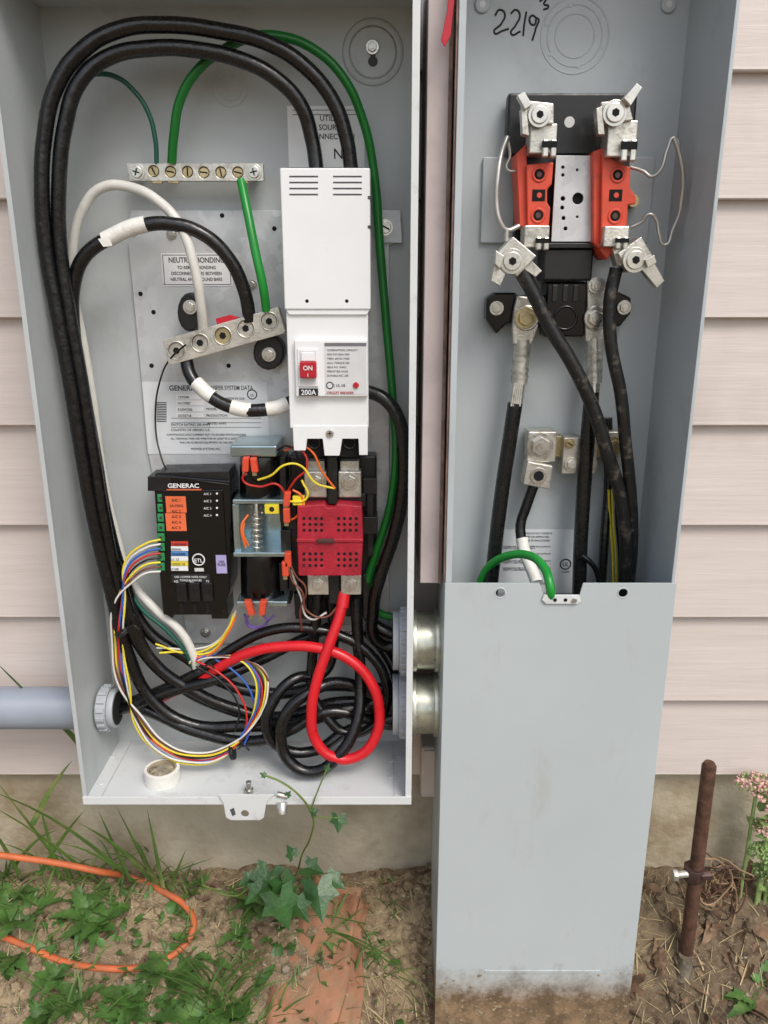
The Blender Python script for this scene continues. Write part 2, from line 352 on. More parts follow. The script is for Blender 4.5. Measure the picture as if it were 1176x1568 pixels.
# ground bar
B=group('ground_bar'); yg=-.036
x0,x1,z0,z1=rect(195,250,403,277,yg); o=box('bar',x0,x1,yg,yg+.008,z0,z1,ALU,B)
hol=[(235,262),(261,263),(287,263),(312,264),(338,264),(364,264)]
cut(o,[(W(u,v,yg),8.5*sc(u,v,yg),.006) for u,v in hol],bev=.0004)
for u,v in hol: screw(B,u,v,yg+.0015,7.5,BRASS,'slot',wash=False)
for u in (208,388): screw(B,u,263,yg-.003,9,ZINC,'cross'); cyl('standoff',W(u,263,yg+.008),Vector((W(u,263,yg+.008).x,yb,W(u,263,yg+.008).z)),.005,BLACK,B)
for u in (265,240,372): rb('wire_lug',u-8,275,u+8,281,yg+.001,yg+.006,BRASS,B)
# neutral bar
N=group('neutral_bar'); yn=-.05
o=prism('bar',[(249,521),(426,470),(437,507),(434,511),(262,559),(258,557)],yn,yn+.014,ALU,N)
hol=[(270,537),(306,525),(341,514),(376,503),(412,492)]
cut(o,[(W(u,v,yn),13.5*sc(u,v,yn),.007) for u,v in hol],bev=.0005)
for u,v in hol:
    screw(N,u,v,yn+.0022,12.3,BRASS if u==341 else ALU,'socket',wash=False); ring('lug_rim',u,v,yn,13.5,1.3,ALU,N)
for (u,v,w,h) in ((290,478,19,30),(411,540,24,27)):
    prism('insulator',[(u+w*cos(a*pi/8),v+h*sin(a*pi/8)) for a in range(16)],-.035,-.0137,BLACK,N,.002)
    screw(N,u,v-h*.25+(10 if u>400 else 0),-.04,8,ZINC,'hex')
prism('red_clip',[(330,488),(352,482),(366,486),(350,494),(332,497)],-.045,-.04,REDS,N)
# ================================================================= MAIN BREAKER
K=group('main_circuit_breaker'); yk=-.085
rb('line_terminal_cover',432,257,567,474,yk,-.03,WHITE,K,.0012)
rb('body',441,475.5,564,656,yk+.004,-.03,WHITE,K,.001)
prism('cover_step',[(437,474),(566,474),(562,482),(443,482)],yk+.0015,-.05,WHITE,K)
rb('rocker_housing',452,521,563,607,yk-.002,-.05,WHITE,K,.0008)
rb('rating_label',497,525,561,604,yk-.0024,-.08,LABG,K,0)
rb('label_header',497,525,561,530,yk-.0027,-.08,LTXT,K,0)
for k in range(7): text(('INTERRUPTING CAPACITY','RMS SYM 25kA 240V','TERM. 60/75C WIRE','Al-Cu TORQUE 250','ISSUE NO  E-8421','PERMITTED HACR','SUITABLE 40C USE')[k],501,537.5+k*6.5,yk-.0027,3.4,LTXT,K,'LEFT')
ring('listing_mark',505,590,yk-.0027,5,.7,INK,K); text('C UL US',519,592,yk-.0027,4.5,INK,K)
disc('test_button',545,590,yk-.004,-.08,4.5,REDS,K)
text('CIRCUIT BREAKER',521,603,yk-.0029,4.3,REDS,K)
rb('rocker_bezel',456,534,487,592,yk-.0035,-.07,WHITE,K,.0005); rb('rocker_well',459,537,484,590,yk-.0037,-.07,LABG,K,.0002)
rb('rocker_handle',459,554,484,579,yk-.010,-.07,REDS,K,.0008); text('ON',471.5,567,yk-.0103,8,LAB,K,bold=.02); text('I',471.5,577,yk-.0103,6,LAB,K,bold=.02)
rb('rocker_upper',461,540,482,553,yk-.0055,-.07,WHITE,K,.0006); rb('amp_plate',458,595,487,606,yk-.0037,-.07,INK,K,0); text('200A',472.5,604.5,yk-.004,9,LAB,K,bold=.02)
for (a,b) in ((443,487),(510,554)):
    for k in range(4): rb('vent_slot',a,269+k*9.2,b,271.4+k*9.2,yk-.0002,yk+.001,SLOT,K,0)
for u in (470,531): disc('cover_screw_hole',u,461,yk-.0002,yk+.001,2.8,DARK,K)
ring('moulding_mark',500,381,yk,2.5,.5,WHITE,K)
for u in (455,551): disc('pin_hole',u,657,yk+.0036,yk+.005,3,DARK,K)
for v in (300,345): rb('side_notch',563,v,567.6,v+5,yk-.0002,-.05,SLOT,K,0)
prism('load_terminal_cover',[(448,652),(563,652),(563,697),(550,697),(549,672),(524,672),(520,698),(497,698),(494,672),(470,672),(468,690),(450,690)],yk+.003,-.04,WHITE,K)
screw(K,505,664,yk+.001,6,ZINC,'cross')
for u in (481,535): rb('terminal_cavity',u-14,668,u+14,700,-.07,-.04,DARK,K); ring('terminal_ring',u,678,-.0705,9,2,BLK2,K)
# ================================================================= TRANSFER CONTACTOR
T=group('transfer_contactor')
rb('rear_frame',447,698,577,945,-.035,-.0137,BLACK,T,.002)
rb('right_arm',556,733,577,757,-.05,-.03,BLACK,T); rb('right_post',562,757,572,852,-.048,-.03,BLACK,T); rb('right_lever',556,792,578,818,-.054,-.03,BLACK,T)
rb('left_post',440,770,456,905,-.052,-.03,BLACK,T)
rb('upper_block',452,756,560,776,-.055,-.02,BLACK,T)
for u0,u1 in ((466,501),(518,553)):
    rb('upper_bus',u0+3,706,u1-3,770,-.052,-.04,ALU,T); rb('upper_lug',u0,722,u1,762,-.060,-.045,ALU,T,.0012)
    screw(T,(u0+u1)/2,738,-.064,10,ZINC,'hex')
rb('phase_barrier',502,700,516,772,-.066,-.03,BLACK,T)
prism('contact_cover',[(455,775),(497,772),(500,777),(512,777),(516,772),(554,775),(556,826),(553,882),(457,882),(455,830)],-.072,-.035,REDB,T,.0012)
rb('cover_seam',454,825,556,831,-.0735,-.06,REDB,T,.001)
rb('seam_bar',485,826,512,832,-.0755,-.06,DKM,T,.0008)
for cx in (479,532):
    for cy in (803,857):
        for i in range(4):
            for j in range(3): disc('vent_hole',cx-13.5+i*9,cy-9+j*9,-.0723,-.07,2.5,DARK,T,seg=12,bev=0)
for u,v in ((466,787),(545,785),(466,870),(545,872)): ring('moulding_mark',u,v,-.0722,4,.5,REDB,T)
for u0,u1 in ((471,503),(522,553)):
    rb('lower_lug',u0,881,u1,911,-.062,-.045,ALU,T,.001); screw(T,(u0+u1)/2,895,-.065,10,ALU,'hex')
rb('lower_barrier',504,882,520,925,-.06,-.03,BLACK,T)
rb('lower_block',452,910,470,948,-.045,-.02,BLACK,T); rb('lower_block',556,880,566,948,-.045,-.02,BLACK,T)
# ================================================================= CONTROLLER
Q=group('transfer_switch_controller'); yq=-.06
prism('housing',[(226,738),(240,727),(352,736),(354,750),(352,905),(340,942),(250,942),(244,880),(236,752),(227,752)],yq,-.015,BLK2,Q,.0015)
prism('top_cap',[(226,740),(240,724),(350,722),(353,738)],yq+.003,-.02,BLACK,Q)
rb('face',252,750,345,880,yq-.002,-.04,BLK2,Q,.001)
prism('heat_fins',[(226,730),(262,730),(262,752),(226,752)],yq-.001,-.03,BLACK,Q)
text('GENERAC',281,747,yq-.0025,8,LAB,Q,bold=.03,sx=1.15); rb('logo_line',255,749.5,308,750.8,yq-.0024,-.05,ORL,Q,0)
rb('orange_label',254,760,285,785,yq-.0024,-.05,ORL,Q,0); rb('orange_label',254,786,285,813,yq-.0024,-.05,ORL,Q,0)
for k,s in enumerate(('A/C 1','1A MAX','A/C 2','A/C 3','A/C 4','A/C 5')): text(s,270,768+k*8.4,yq-.0027,5,INK,Q)
for k,s in enumerate(('A/C 1','A/C 2','A/C 3','A/C 4')): text(s,318,758+k*11,yq-.0024,4.2,LAB,Q); disc('indicator',332,756+k*11,yq-.003,-.05,1.6,LAB,Q,seg=10)
for k,(m_,s) in enumerate(((REDL,'2 GROUND'),(LAB,'SIGNAL'),(BLUL,'TRANSFER'),(LAB,'L1  L2'),(YELL,'12VDC  23'),(LAB,'0 USE'))):
    rb('wire_legend',262,829+k*7.6,288,836+k*7.6,yq-.0024,-.05,m_,Q,0); text(s,263,835+k*7.6,yq-.0027,3.8,INK,Q,'LEFT')
rb('caution_plate',262,879,322,892,yq-.0024,-.05,INK,Q,0); text('USE COPPER WIRE ONLY',292,885,yq-.0027,3.8,LAB,Q); text('TORQUE 7 IN-LBS',292,890,yq-.0027,3.6,LAB,Q)
ring('listing_mark',304,857,yq-.0024,9,1,LAB,Q); text('ETL',304,861,yq-.0024,7,LAB,Q,bold=.01); rb('listing_text',298,870,312,875,yq-.0024,-.05,LABG,Q,0)
rb('violet_label',331,850,347,878,yq-.0024,-.05,PURL,Q,0); text('10A\nFUSE',339,862,yq-.0027,5,INK,Q)
for k in range(8): rb('signal_terminal',241,757+k*15,252,769+k*15,yq-.001,-.04,GRNT,Q,.0006); disc('terminal_screw',246,763+k*15,yq-.0015,-.05,2.4,DKM,Q,seg=10)
for k in range(3):
    u=278+k*20; rb('power_terminal',u-8,893,u+8,922,yq-.004,-.03,BLACK,Q,.001); disc('terminal_well',u,905,yq-.0043,-.05,4.5,DARK,Q); rb('terminal_slot',u-3,922,u+3,940,yq-.001,-.04,DARK,Q)
for k,s in enumerate(('N2','N1','T1')): text(s,270+k*24,892,yq-.0045,4.5,LAB,Q)
for u0,u1 in ((248,262),(322,348)): rb('mount_foot',u0,898,u1,948,yq+.012,-.0137,BLACK,Q,.001)
for k in range(4): rb('right_rib',344,760+k*22,354,772+k*22,yq+.004,-.03,BLACK,Q)
# ================================================================= SOLENOID ACTUATOR
A=group('solenoid_actuator')
def drum(name,u,v0,v1,y,rp,mat,bev=.001):
    a,b=W(u,v0,y),W(u,v1,y); r=rp*sc(u,(v0+v1)/2,y); a.y=b.y=y+r; cyl(name,a,b,r,mat,A,bev=bev)
drum('upper_coil',394,700,768,-.062,32,BLK2); drum('lower_coil',397,852,925,-.062,34,BLK2)
rb('upper_bracket_top',352,682,424,700,-.066,-.015,STL,A,.002); rb('upper_bracket_base',356,765,440,772,-.064,-.015,STL,A,.001)
rb('lower_bracket_top',357,846,444,853,-.064,-.015,STL,A,.001); rb('lower_bracket_base',362,921,440,929,-.064,-.015,STL,A,.001)
rb('side_plate',357,772,368,850,-.058,-.015,STL,A,.001); rb('side_plate',430,700,441,925,-.045,-.015,BLACK,A,.001)
rb('backing',366,772,432,850,-.025,-.0137,STL,A,.001)
P=[]
for i in range(90):
    tt=i/89; c=W(393,785+tt*62,-.052); P.append(c+Vector((.0055*cos(tt*2*pi*7),.0055*sin(tt*2*pi*7),0)))
curve('return_spring',P,.0009,ZINC,A,res=2,bres=2)
cyl('plunger',W(393,768,-.048),W(393,850,-.048),.0032,ZINC,A)
rb('yellow_tag',405,773,427,787,-.066,-.062,YEL,A); disc('tag_dot',416,780,-.0663,-.062,4,INK,A)
rb('relay_body',428,770,442,800,-.058,-.03,BLACK,A); rb('relay_body',430,812,446,850,-.056,-.03,BLACK,A); rb('relay_body',428,862,440,905,-.056,-.03,BLACK,A)
for u,v,dx in ((374,712,2),(389,713,-2),(438,790,0),(440,858,0),(384,932,-6),(399,932,4),(437,765,3),(436,872,0)):
    prism('spade_connector',[(u-5+dx,v-11),(u+5+dx,v-11),(u+6,v+11),(u-4,v+11)],-.074,-.066,ORG,A,.001); rb('spade_tab',u-3,v+10,u+4,v+16,-.071,-.069,BRASS,A)
# ================================================================= CABLES (left enclosure)
CB=group('power_cables'); R=.0066
tube('line_cable',[(485,262,-.05),(478,215,-.05),(460,160,-.055),(420,118,-.06),(375,94,-.062),(300,76,-.065),(230,74,-.068),(165,88,-.07),(122,125,-.074),(100,190,-.075),(90,290,-.074),(92,380,-.072),(106,480,-.07),(124,580,-.068),(142,690,-.066),(158,790,-.065),(182,900,-.06),(212,985,-.055),(262,1040,-.045),(340,1082,-.04),(430,1100,-.045),(520,1092,-.05),(600,1068,-.05),(700,1068,-.05)],R,CABLE,CB)
tube('line_cable',[(538,262,-.05),(530,210,-.052),(510,155,-.055),(468,103,-.06),(410,66,-.064),(340,48,-.066),(250,38,-.07),(180,46,-.074),(125,78,-.078),(85,135,-.080),(68,210,-.080),(64,290,-.080),(70,380,-.078),(86,470,-.076),(106,580,-.074),(124,690,-.072),(142,790,-.07),(168,900,-.066),(196,1000,-.06),(232,1070,-.055),(290,1108,-.055),(370,1112,-.055),(460,1106,-.058),(540,1085,-.055),(600,1090,-.05),(700,1085,-.05)],R,CABLE,CB)
tube('neutral_cable',[(383,492,-.045),(374,445,-.05),(350,395,-.056),(310,358,-.06),(262,343,-.062),(215,346,-.064),(165,366,-.065),(130,392,-.064),(114,430,-.062),(112,500,-.06),(126,590,-.058),(146,700,-.056),(162,790,-.055),(190,890,-.05),(225,965,-.045),(290,1010,-.04),(330,1040,-.035),(420,1062,-.03),(500,1050,-.03),(600,1055,-.04),(700,1055,-.05)],R*.98,CABLE,CB)
tube('phase_tape',[(224,343,-.064),(200,349,-.0645),(160,368,-.065)],R*1.12,TAPE,CB)
prism('tape_flag',[(150,366),(166,362),(172,376),(158,378)],-.074,-.0735,TAPE,CB,0)
tube('white_neutral_cable',[(311,505,-.045),(308,470,-.055),(298,410,-.062),(278,350,-.06),(245,310,-.055),(200,287,-.05),(155,288,-.046),(127,320,-.044),(112,375,-.042),(112,440,-.04),(126,520,-.038),(140,600,-.036),(156,720,-.034),(178,820,-.036),(202,890,-.04),(240,935,-.045),(275,965,-.05),(295,1000,-.05),(303,1035,-.045)],.0046,WHC,CB)
tube('bond_jumper',[(284,545,-.04),(292,575,-.045),(318,604,-.052),(356,624,-.056),(400,628,-.055),(440,618,-.05),(455,610,-.045)],R*.98,CABLE,CB)
for a in ([(300,586,-.0475),(318,603,-.052),(326,608,-.053)],[(354,623,-.056),(370,627,-.056),(384,628,-.055)],[(408,627,-.0545),(425,624,-.053),(440,618,-.05)]): tube('phase_tape',a,R*1.1,TAPE,CB)
tube('load_cable',[(560,598,-.055),(590,612,-.06),(610,640,-.062),(618,690,-.062),(617,750,-.06),(603,820,-.058),(583,880,-.055),(572,930,-.045),(580,985,-.04),(640,985,-.04),(700,985,-.04)],R,CABLE,CB)
tube('load_cable',[(563,900,-.03),(566,945,-.03),(600,970,-.035),(700,970,-.035)],R,CABLE,CB)
tube('green_ground_cable',[(263,250,-.036),(266,210,-.04),(277,150,-.045),(305,105,-.048),(340,78,-.048),(385,57,-.048),(430,56,-.048),(480,75,-.046),(525,118,-.042),(556,185,-.035),(572,260,-.03),(582,380,-.03),(592,500,-.034),(602,620,-.04),(606,700,-.045),(596,780,-.046),(575,850,-.044),(563,900,-.04),(575,935,-.036),(640,945,-.035),(700,950,-.035)],.0042,GREEN,CB)
tube('green_bond_cable',[(369,276,-.034),(378,320,-.045),(392,390,-.055),(403,440,-.055),(408,476,-.048)],.0042,GREENB,CB)
tube('teal_ground_wire',[(240,252,-.034),(238,215,-.036),(226,170,-.038),(204,138,-.04),(180,119,-.042),(150,113,-.045),(120,120,-.05),(102,150,-.05),(96,220,-.05)],.0022,TEAL,CB)
tube('teal_ground_wire',[(185,870,-.045),(215,930,-.05),(255,965,-.05),(285,1000,-.05),(300,1035,-.045)],.0022,TEAL,CB)
tube('thin_black_wire',[(284,528,-.06),(262,548,-.05),(246,580,-.03),(238,630,-.02),(244,690,-.03),(262,726,-.045),(300,735,-.06),(350,742,-.06)],.0009,BKW,CB)
tube('red_generator_cable',[(526,905,-.055),(522,935,-.062),(505,985,-.072),(486,1040,-.08),(477,1090,-.085),(484,1135,-.086),(512,1160,-.087),(548,1158,-.086),(574,1130,-.084),(581,1090,-.08),(568,1045,-.076),(535,1010,-.072),(490,993,-.068),(435,990,-.064),(380,1000,-.06),(335,1022,-.054),(305,1042,-.046),(260,1062,-.03),(215,1082,-.025),(170,1088,-.03)],.0057,RED,CB)
tube('red_cable_boot',[(527,908,-.056),(524,930,-.061)],.0066,RED,CB)
tube('black_generator_cable',[(487,908,-.05),(484,950,-.05),(478,1010,-.05),(478,1060,-.055),(500,1098,-.06),(530,1122,-.062),(565,1115,-.062),(590,1082,-.06),(590,1040,-.056),(565,1000,-.052),(525,975,-.05),(470,962,-.05),(415,965,-.05),(360,990,-.05),(310,1025,-.05),(250,1055,-.045),(170,1085,-.04)],.0056,CABLE,CB)
tube('black_generator_cable',[(505,960,-.03),(450,985,-.035),(400,1010,-.04),(330,1040,-.052),(285,1052,-.052),(240,1066,-.05),(205,1080,-.05),(165,1092,-.05)],.0062,CABLE,CB)
tube('loop_cable',[(545,915,-.045),(548,980,-.05),(552,1050,-.06),(545,1110,-.075),(520,1155,-.085),(480,1182,-.088),(445,1168,-.086),(430,1130,-.082),(440,1090,-.078),(475,1060,-.07),(520,1045,-.055),(600,1075,-.05),(700,1075,-.05)],.0064,CABLE,CB)
tube('loop_cable',[(505,915,-.035),(510,990,-.04),(495,1030,-.045),(450,1040,-.06),(418,1075,-.07),(408,1115,-.075),(430,1145,-.075),(480,1150,-.07),(530,1120,-.06),(600,1100,-.055),(700,1095,-.055)],.006,CABLE,CB)
tube('loop_cable',[(175,860,-.06),(200,940,-.058),(232,1010,-.055),(300,1060,-.05),(360,1085,-.045),(420,1098,-.045),(520,1075,-.045),(600,1080,-.05),(700,1080,-.055)],.0062,CABLE,CB)
tube('loop_cable',[(170,1070,-.04),(230,1090,-.05),(300,1120,-.06),(390,1135,-.066),(440,1120,-.066),(500,1090,-.06),(600,1110,-.055),(700,1100,-.055)],.0062,CABLE,CB)
tube('loop_cable',[(560,965,-.03),(590,1000,-.035),(605,1030,-.04),(608,1060,-.04)],.0058,CABLE,CB)
# low voltage bundle
LV=group('control_wires')
base=[(246,0,-.062),(222,0,-.066),(200,0,-.068),(184,920,-.068),(180,985,-.067),(190,1050,-.068),(212,1105,-.072),(248,1145,-.076),(295,1162,-.078),(345,1152,-.078),(382,1115,-.074),(402,1065,-.07),(396,1030,-.066),(368,1010,-.06),(325,1005,-.055),(295,1015,-.05)]
cols=[YEL,WHC,BLUE,REDW,BKW,YEL,BRN,WHC]
for k,m_ in enumerate(cols):
    f=(k-3.5); P=[]
    for i,(u,v,y) in enumerate(base):
        if i==0: q=(u,826+k*7,y)
        elif i==1: q=(u+2,832+k*6.5,y)
        elif i==2: q=(u-1+f*1.8,858+k*4.5,y)
        else:
            a=i/len(base)*2*pi; du=-f*2.6 if i<6 else f*-1.2*cos(a*.9); dv=f*-2.6 if 6<=i<=11 else 0
            q=(u+du+random.uniform(-2,2)+(f*2 if i>9 else 0),v+dv+random.uniform(-2,2),y+random.uniform(-.002,.002))
        P.append(q)
    tube('signal_wire',P,.0011,m_,LV,bres=3)
for c in (( 'tie',(187,968,-.072),.0085),('tie',(356,1153,-.078),.008),('tie',(303,1028,-.052),.006)):
    p=W(*c[1])
    bm=bmesh.new(); bmcyl(bm,p+Vector((-.002,0,0)),p+Vector((.002,0,.001)),c[2],seg=20)
    if c[1][0]!=356: bm.transform(Matrix.Translation(p)@Matrix.Rotation(radians(80),4,'Y')@Matrix.Translation(-p))
    frombm('cable_tie',bm,BLACK,LV,bev=.0005)
    tube('tie_tail',[(c[1][0]+8,c[1][1]-6,c[1][2]-.008),(c[1][0]+18,c[1][1]-10,c[1][2]-.012),(c[1][0]+26,c[1][1]-4,c[1][2]-.012)],.0009,BLACK,LV)
def wires(L_,r=.00115):
    for m_,pts in L_: tube('lead_wire',pts,r,m_,LV,bres=3)
wires([
 (BKW,[(424,690,-.06),(440,683,-.068),(452,690,-.07),(450,720,-.066),(440,745,-.06)]),
 (ORW,[(436,690,-.062),(460,682,-.07),(478,692,-.072),(492,720,-.072),(513,748,-.07)]),
 (REDW,[(436,760,-.062),(452,735,-.07),(470,715,-.072),(462,690,-.07),(440,684,-.066)]),
 (YEL,[(395,735,-.072),(415,728,-.076),(436,712,-.076),(458,712,-.074),(484,740,-.072),(512,748,-.07)]),
 (YEL,[(436,765,-.066),(446,768,-.07),(470,762,-.07),(462,735,-.07)]),
 (REDW,[(377,722,-.072),(372,735,-.07),(395,745,-.07),(425,742,-.07),(440,770,-.066)]),
 (ORW,[(440,798,-.06),(455,790,-.066),(462,760,-.07),(448,750,-.07)]),
 (ORW,[(374,800,-.062),(372,815,-.066),(380,835,-.064)]),(ORW,[(380,788,-.062),(370,805,-.067),(376,838,-.066)]),
 (BRN,[(442,868,-.062),(448,890,-.064),(462,905,-.066),(470,935,-.064),(498,945,-.064),(520,925,-.06)]),
 (BRN,[(440,850,-.062),(452,880,-.066),(468,900,-.066),(460,935,-.06),(462,965,-.056)]),
 (WHC,[(445,872,-.06),(460,912,-.062),(476,948,-.06),(500,938,-.06)]),
 (PUR,[(384,940,-.068),(376,952,-.066),(392,962,-.062),(420,942,-.06)]),
 (PUR,[(400,940,-.068),(410,952,-.064),(384,958,-.062),(374,940,-.06)]),
 (WHC,[(362,935,-.05),(350,960,-.052),(335,980,-.052),(310,992,-.05),(240,992,-.05)]),
 (YEL,[(360,938,-.05),(348,965,-.054),(325,990,-.052),(285,1000,-.05),(238,986,-.052)]),
 (YEL,[(358,940,-.05),(344,975,-.054),(318,1000,-.052),(270,998,-.05),(244,1000,-.052)]),
 (ORW,[(362,942,-.05),(350,968,-.056),(322,1002,-.056),(292,1008,-.05)]),
 (REDW,[(300,1012,-.055),(335,1030,-.06),(366,1062,-.066),(378,1100,-.07),(372,1130,-.072)]),
 (BKW,[(300,1020,-.055),(340,1045,-.06),(366,1085,-.066),(360,1120,-.072)]),
 (BLUE,[(330,1010,-.055),(355,1025,-.06),(384,1060,-.066),(388,1100,-.07),(374,1140,-.074)]),
])
rb('inline_splice',448,760,466,774,-.07,-.064,YEL,LV)
# ================================================================= CONDUITS
def lock(g,x0,x1,zc,yc,r,mat,n=16):
    bm=bmesh.new(); bmcyl(bm,Vector((x0,yc,zc)),Vector((x1,yc,zc)),r,seg=32)
    for i in range(n):
        a=2*pi*i/n; c=Vector((0,cos(a),sin(a)))*(r+.0005); m=Matrix.Translation(Vector((0,yc,zc))+c)@Matrix.Rotation(a,4,'X')
        vs=bmbox(bm,x0+.0015,x1-.0008,-.0016,.0016,-.0022,.0022)
        for v in vs: v.co=m@v.co
    frombm('locknut',bm,mat,g,bev=.0006)
for i,(v0,v1) in enumerate(((935,1025),(1033,1122))):
    g=group('conduit_nipple'); yc=-.062; a,b=W(650,v0,yc),W(650,v1,yc); zc=(a.z+b.z)/2; r=(a.z-b.z)/2*.98
    cyl('nipple',Vector((X1+.0004,yc,zc)),Vector((.0588,yc,zc)),r*.9,NIP,g)
    cyl('flange_ring',Vector((X1+.0005,yc,zc)),Vector((X1+.006,yc,zc)),r*.98,NIP,g); cyl('flange_ring',Vector((.053,yc,zc)),Vector((.0588,yc,zc)),r*.99,NIP,g)
    lock(g,X1-.0125,X1-.002,zc,yc,r,PVCN); cyl('bushing',Vector((X1-.019,yc,zc)),Vector((X1-.0127,yc,zc)),r*.93,PVCN,g)
    cyl('bore',Vector((X1-.0195,yc,zc)),Vector((X1-.0188,yc,zc)),r*.8,DARK,g)
g=group('pvc_conduit'); yc=-.055; a,b=W(50,1055,yc),W(50,1112,yc); zc=(a.z+b.z)/2; r=(a.z-b.z)/2
cyl('pipe',Vector((-3,yc,zc)),Vector((X0-.0003,yc,zc)),r,PVC,g)
lock(g,X0+.004,X0+.015,zc,yc,r*1.02,PVCN); cyl('bushing',Vector((X0+.0152,yc,zc)),Vector((X0+.022,yc,zc)),r*.92,PVCN,g); cyl('bore',Vector((X0+.0217,yc,zc)),Vector((X0+.0225,yc,zc)),r*.8,DARK,g)
for x in (-.9,-2): box('pipe_strap',x,x+.02,yc-r-.001,.0,zc-.002,zc+.002,ZINC,g)
# tape roll
g=group('tape_roll'); d=ray(245,1206); k=(Z0+t-CAM.z)/d.z; c=CAM+d*k; c.y+=.012; c.z=Z0+t
def lathe(name,prof,c,mat,g,N=40):
    bm=bmesh.new(); rows=[[bm.verts.new(c+Vector((r*cos(2*pi*i/N),r*sin(2*pi*i/N),z))) for r,z in prof] for i in range(N)]
    for i in range(N):
        for k in range(len(prof)): bm.faces.new((rows[i][k],rows[(i+1)%N][k],rows[(i+1)%N][(k+1)%len(prof)],rows[i][(k+1)%len(prof)]))
    return frombm(name,bm,mat,g,smooth=False,bev=.0004)
lathe('tape',[(.0187,0),(.0187,.0165),(.0155,.0168),(.0150,0)],c,TAPE,g)
lathe('core',[(.0150,.0002),(.0150,.0160),(.0138,.0160),(.0138,.0002)],c,CARD,g)
bm=bmesh.new(); bmesh.ops.create_icosphere(bm,subdivisions=4,radius=.0132)
for v in bm.verts: v.co=Vector((v.co.x,v.co.y,v.co.z*.35))*(1+.25*noise.noise(v.co*350))+c+Vector((0,0,.011))
frombm('crumpled_paper',bm,WAD,g)
# ================================================================= WALL CHANNEL, TAG, BLOCK
g=group('wall_channel'); yw=-.098; x0=W(649,500,yw).x; x1=.0563
zt=1.3; zl=W(670,893,yw).z
box('channel_face',x0,x1,yw,yw+.0015,zl,zt,TRIM,g,.0008); box('channel_side',x0,x0+.0015,yw+.0016,-.002,zl,zt,TRIM,g,0)
box('channel_edge_bead',x1-.003,x1+.0004,yw-.003,yw-.0002,zl,zt,RUSTL,g,.001)
g=group('red_tag'); prism('tag',[(690,-30),(699,-30),(690,55),(681,72),(675,62),(684,20)],-.119,-.1182,REDS,g)
g=group('siding_block'); rb('block',645,1145,682,1222,-.03,.022,SIDING,g,.003); rb('block_face',649,1150,678,1215,-.033,-.0302,SIDING,g,.001)
# ================================================================= METER SOCKET
MT=group('meter_socket_box')
mx0,mx1=.0592,.2782; mz=W(860,893,YF).z
box('back_panel',mx0+t,mx1-t,YB-t,YB,-.09,1.098,PAINTM,MT,0)
box('left_side',mx0,mx0+t,YF+.0025,YB,-.09,1.1,PAINTM,MT,0); box('right_side',mx1-t,mx1,YF+.0025,YB,-.09,1.1,PAINTM,MT,0)
box('top_side',mx0+t,mx1-t,YF+.0025,YB,1.0985,1.1,PAINTM,MT,0)
box('left_lip',mx0-.0003,mx0+.0055,YF,YF+.002,mz,1.1,PAINTM,MT,.0005); box('right_lip',mx1-.003,mx1+.0003,YF,YF+.002,mz,1.1,PAINTM,MT,.0005)
box('rust_bead',mx0-.0022,mx0-.0004,YF+.002,YF+.006,mz,1.1,RUSTL,MT,.0005)
box('lower_bracket',mx0+t,mx1-t,-.03,YB-t,.3,.302,PAINTM,MT,0)
cv=prism('cover',[(683,893),(826,893),(833,913),(887,913),(893,893),(1034,893),(1034,896),(1034,1500),(683,1500)],YF-.0035,YF-.002,COVER,MT)
me=cv.data
for v in me.vertices:
    if v.co.z<mz-.1: v.co.z=-.095
    if v.co.x<.1: v.co.x=mx0-.001
    if v.co.x>.25: v.co.x=mx1+.001
yc_=YF-.0035
cut(cv,[(W(u,908,yc_),7*sc(u,908,yc_),.004) for u in (766,954)],bev=.0005)
for u in (766,954): ring('hole_rim',u,908,yc_,8,1.2,COVER,MT)
box('cover_left_return',mx0-.001,mx0-.0002,YF-.0019,-.03,-.095,mz-.001,COVER,MT,0); box('cover_right_return',mx1+.0002,mx1+.001,YF-.0019,-.03,-.095,mz-.001,COVER,MT,0)
prism('cover_tab',[(833,911),(887,911),(890,921),(884,925),(836,925),(830,919)],YF-.006,YF-.0045,PAINTL,MT)
for u in (850,866): disc('tab_slot',u,919,YF-.0063,YF-.0059,3,DARK,MT)
disc('tab_screw',880,920,YF-.008,YF-.005,4,ZINC,MT)
rb('cover_rib',742,1486,920,1491,YF-.0042,YF-.003,COVER,MT,.0006)
bm=bmesh.new()
for k in range(520):
    zz=-.07+abs(random.gauss(0,.042)); x=random.uniform(mx0+.003,mx1-.003)
    if noise.noise(Vector((x*30,0,zz*30)))<-.1: continue
    r_=random.uniform(.0005,.0022); vs=bmesh.ops.create_icosphere(bm,subdivisions=1,radius=r_)['verts']
    for v in vs: v.co=Vector((v.co.x*1.3+x,v.co.y*.35+yc_,v.co.z+zz))
frombm('mud_splash',bm,SOIL,MT)
for rp,w in ((52,1.3),(42,1.3),(30,1.3)): ring('knockout_ring',880,55,yb,rp,w,PAINTM,MT)
for a in range(6):
    an=a*pi/3+.4; disc('knockout_web',880+47*cos(an),55+47*sin(an),yb-.0005,yb,3,PAINTM,MT,seg=10)
for u,v in ((739,6),(1025,6)): disc('rivet_dimple',u,v,yb-.003,yb,12,PAINTM,MT,bev=.0015); disc('rivet_hole',u,v,yb-.0032,yb,5,PAINTL,MT)
for st in ([(758,24),(765,15),(773,21),(768,36),(757,50),(770,47),(779,44)],[(782,21),(790,15),(796,23),(790,38),(783,52),(797,48)],[(806,18),(803,36),(801,55)],[(822,28),(814,24),(811,33),(818,38),(823,28),(820,45),(815,62)],[(826,2),(836,-2),(833,6),(840,10),(832,15)]):
    tube('marker_stroke',[(u,v,yb-.0001) for u,v in st],.0009,INK,MT,bres=2)
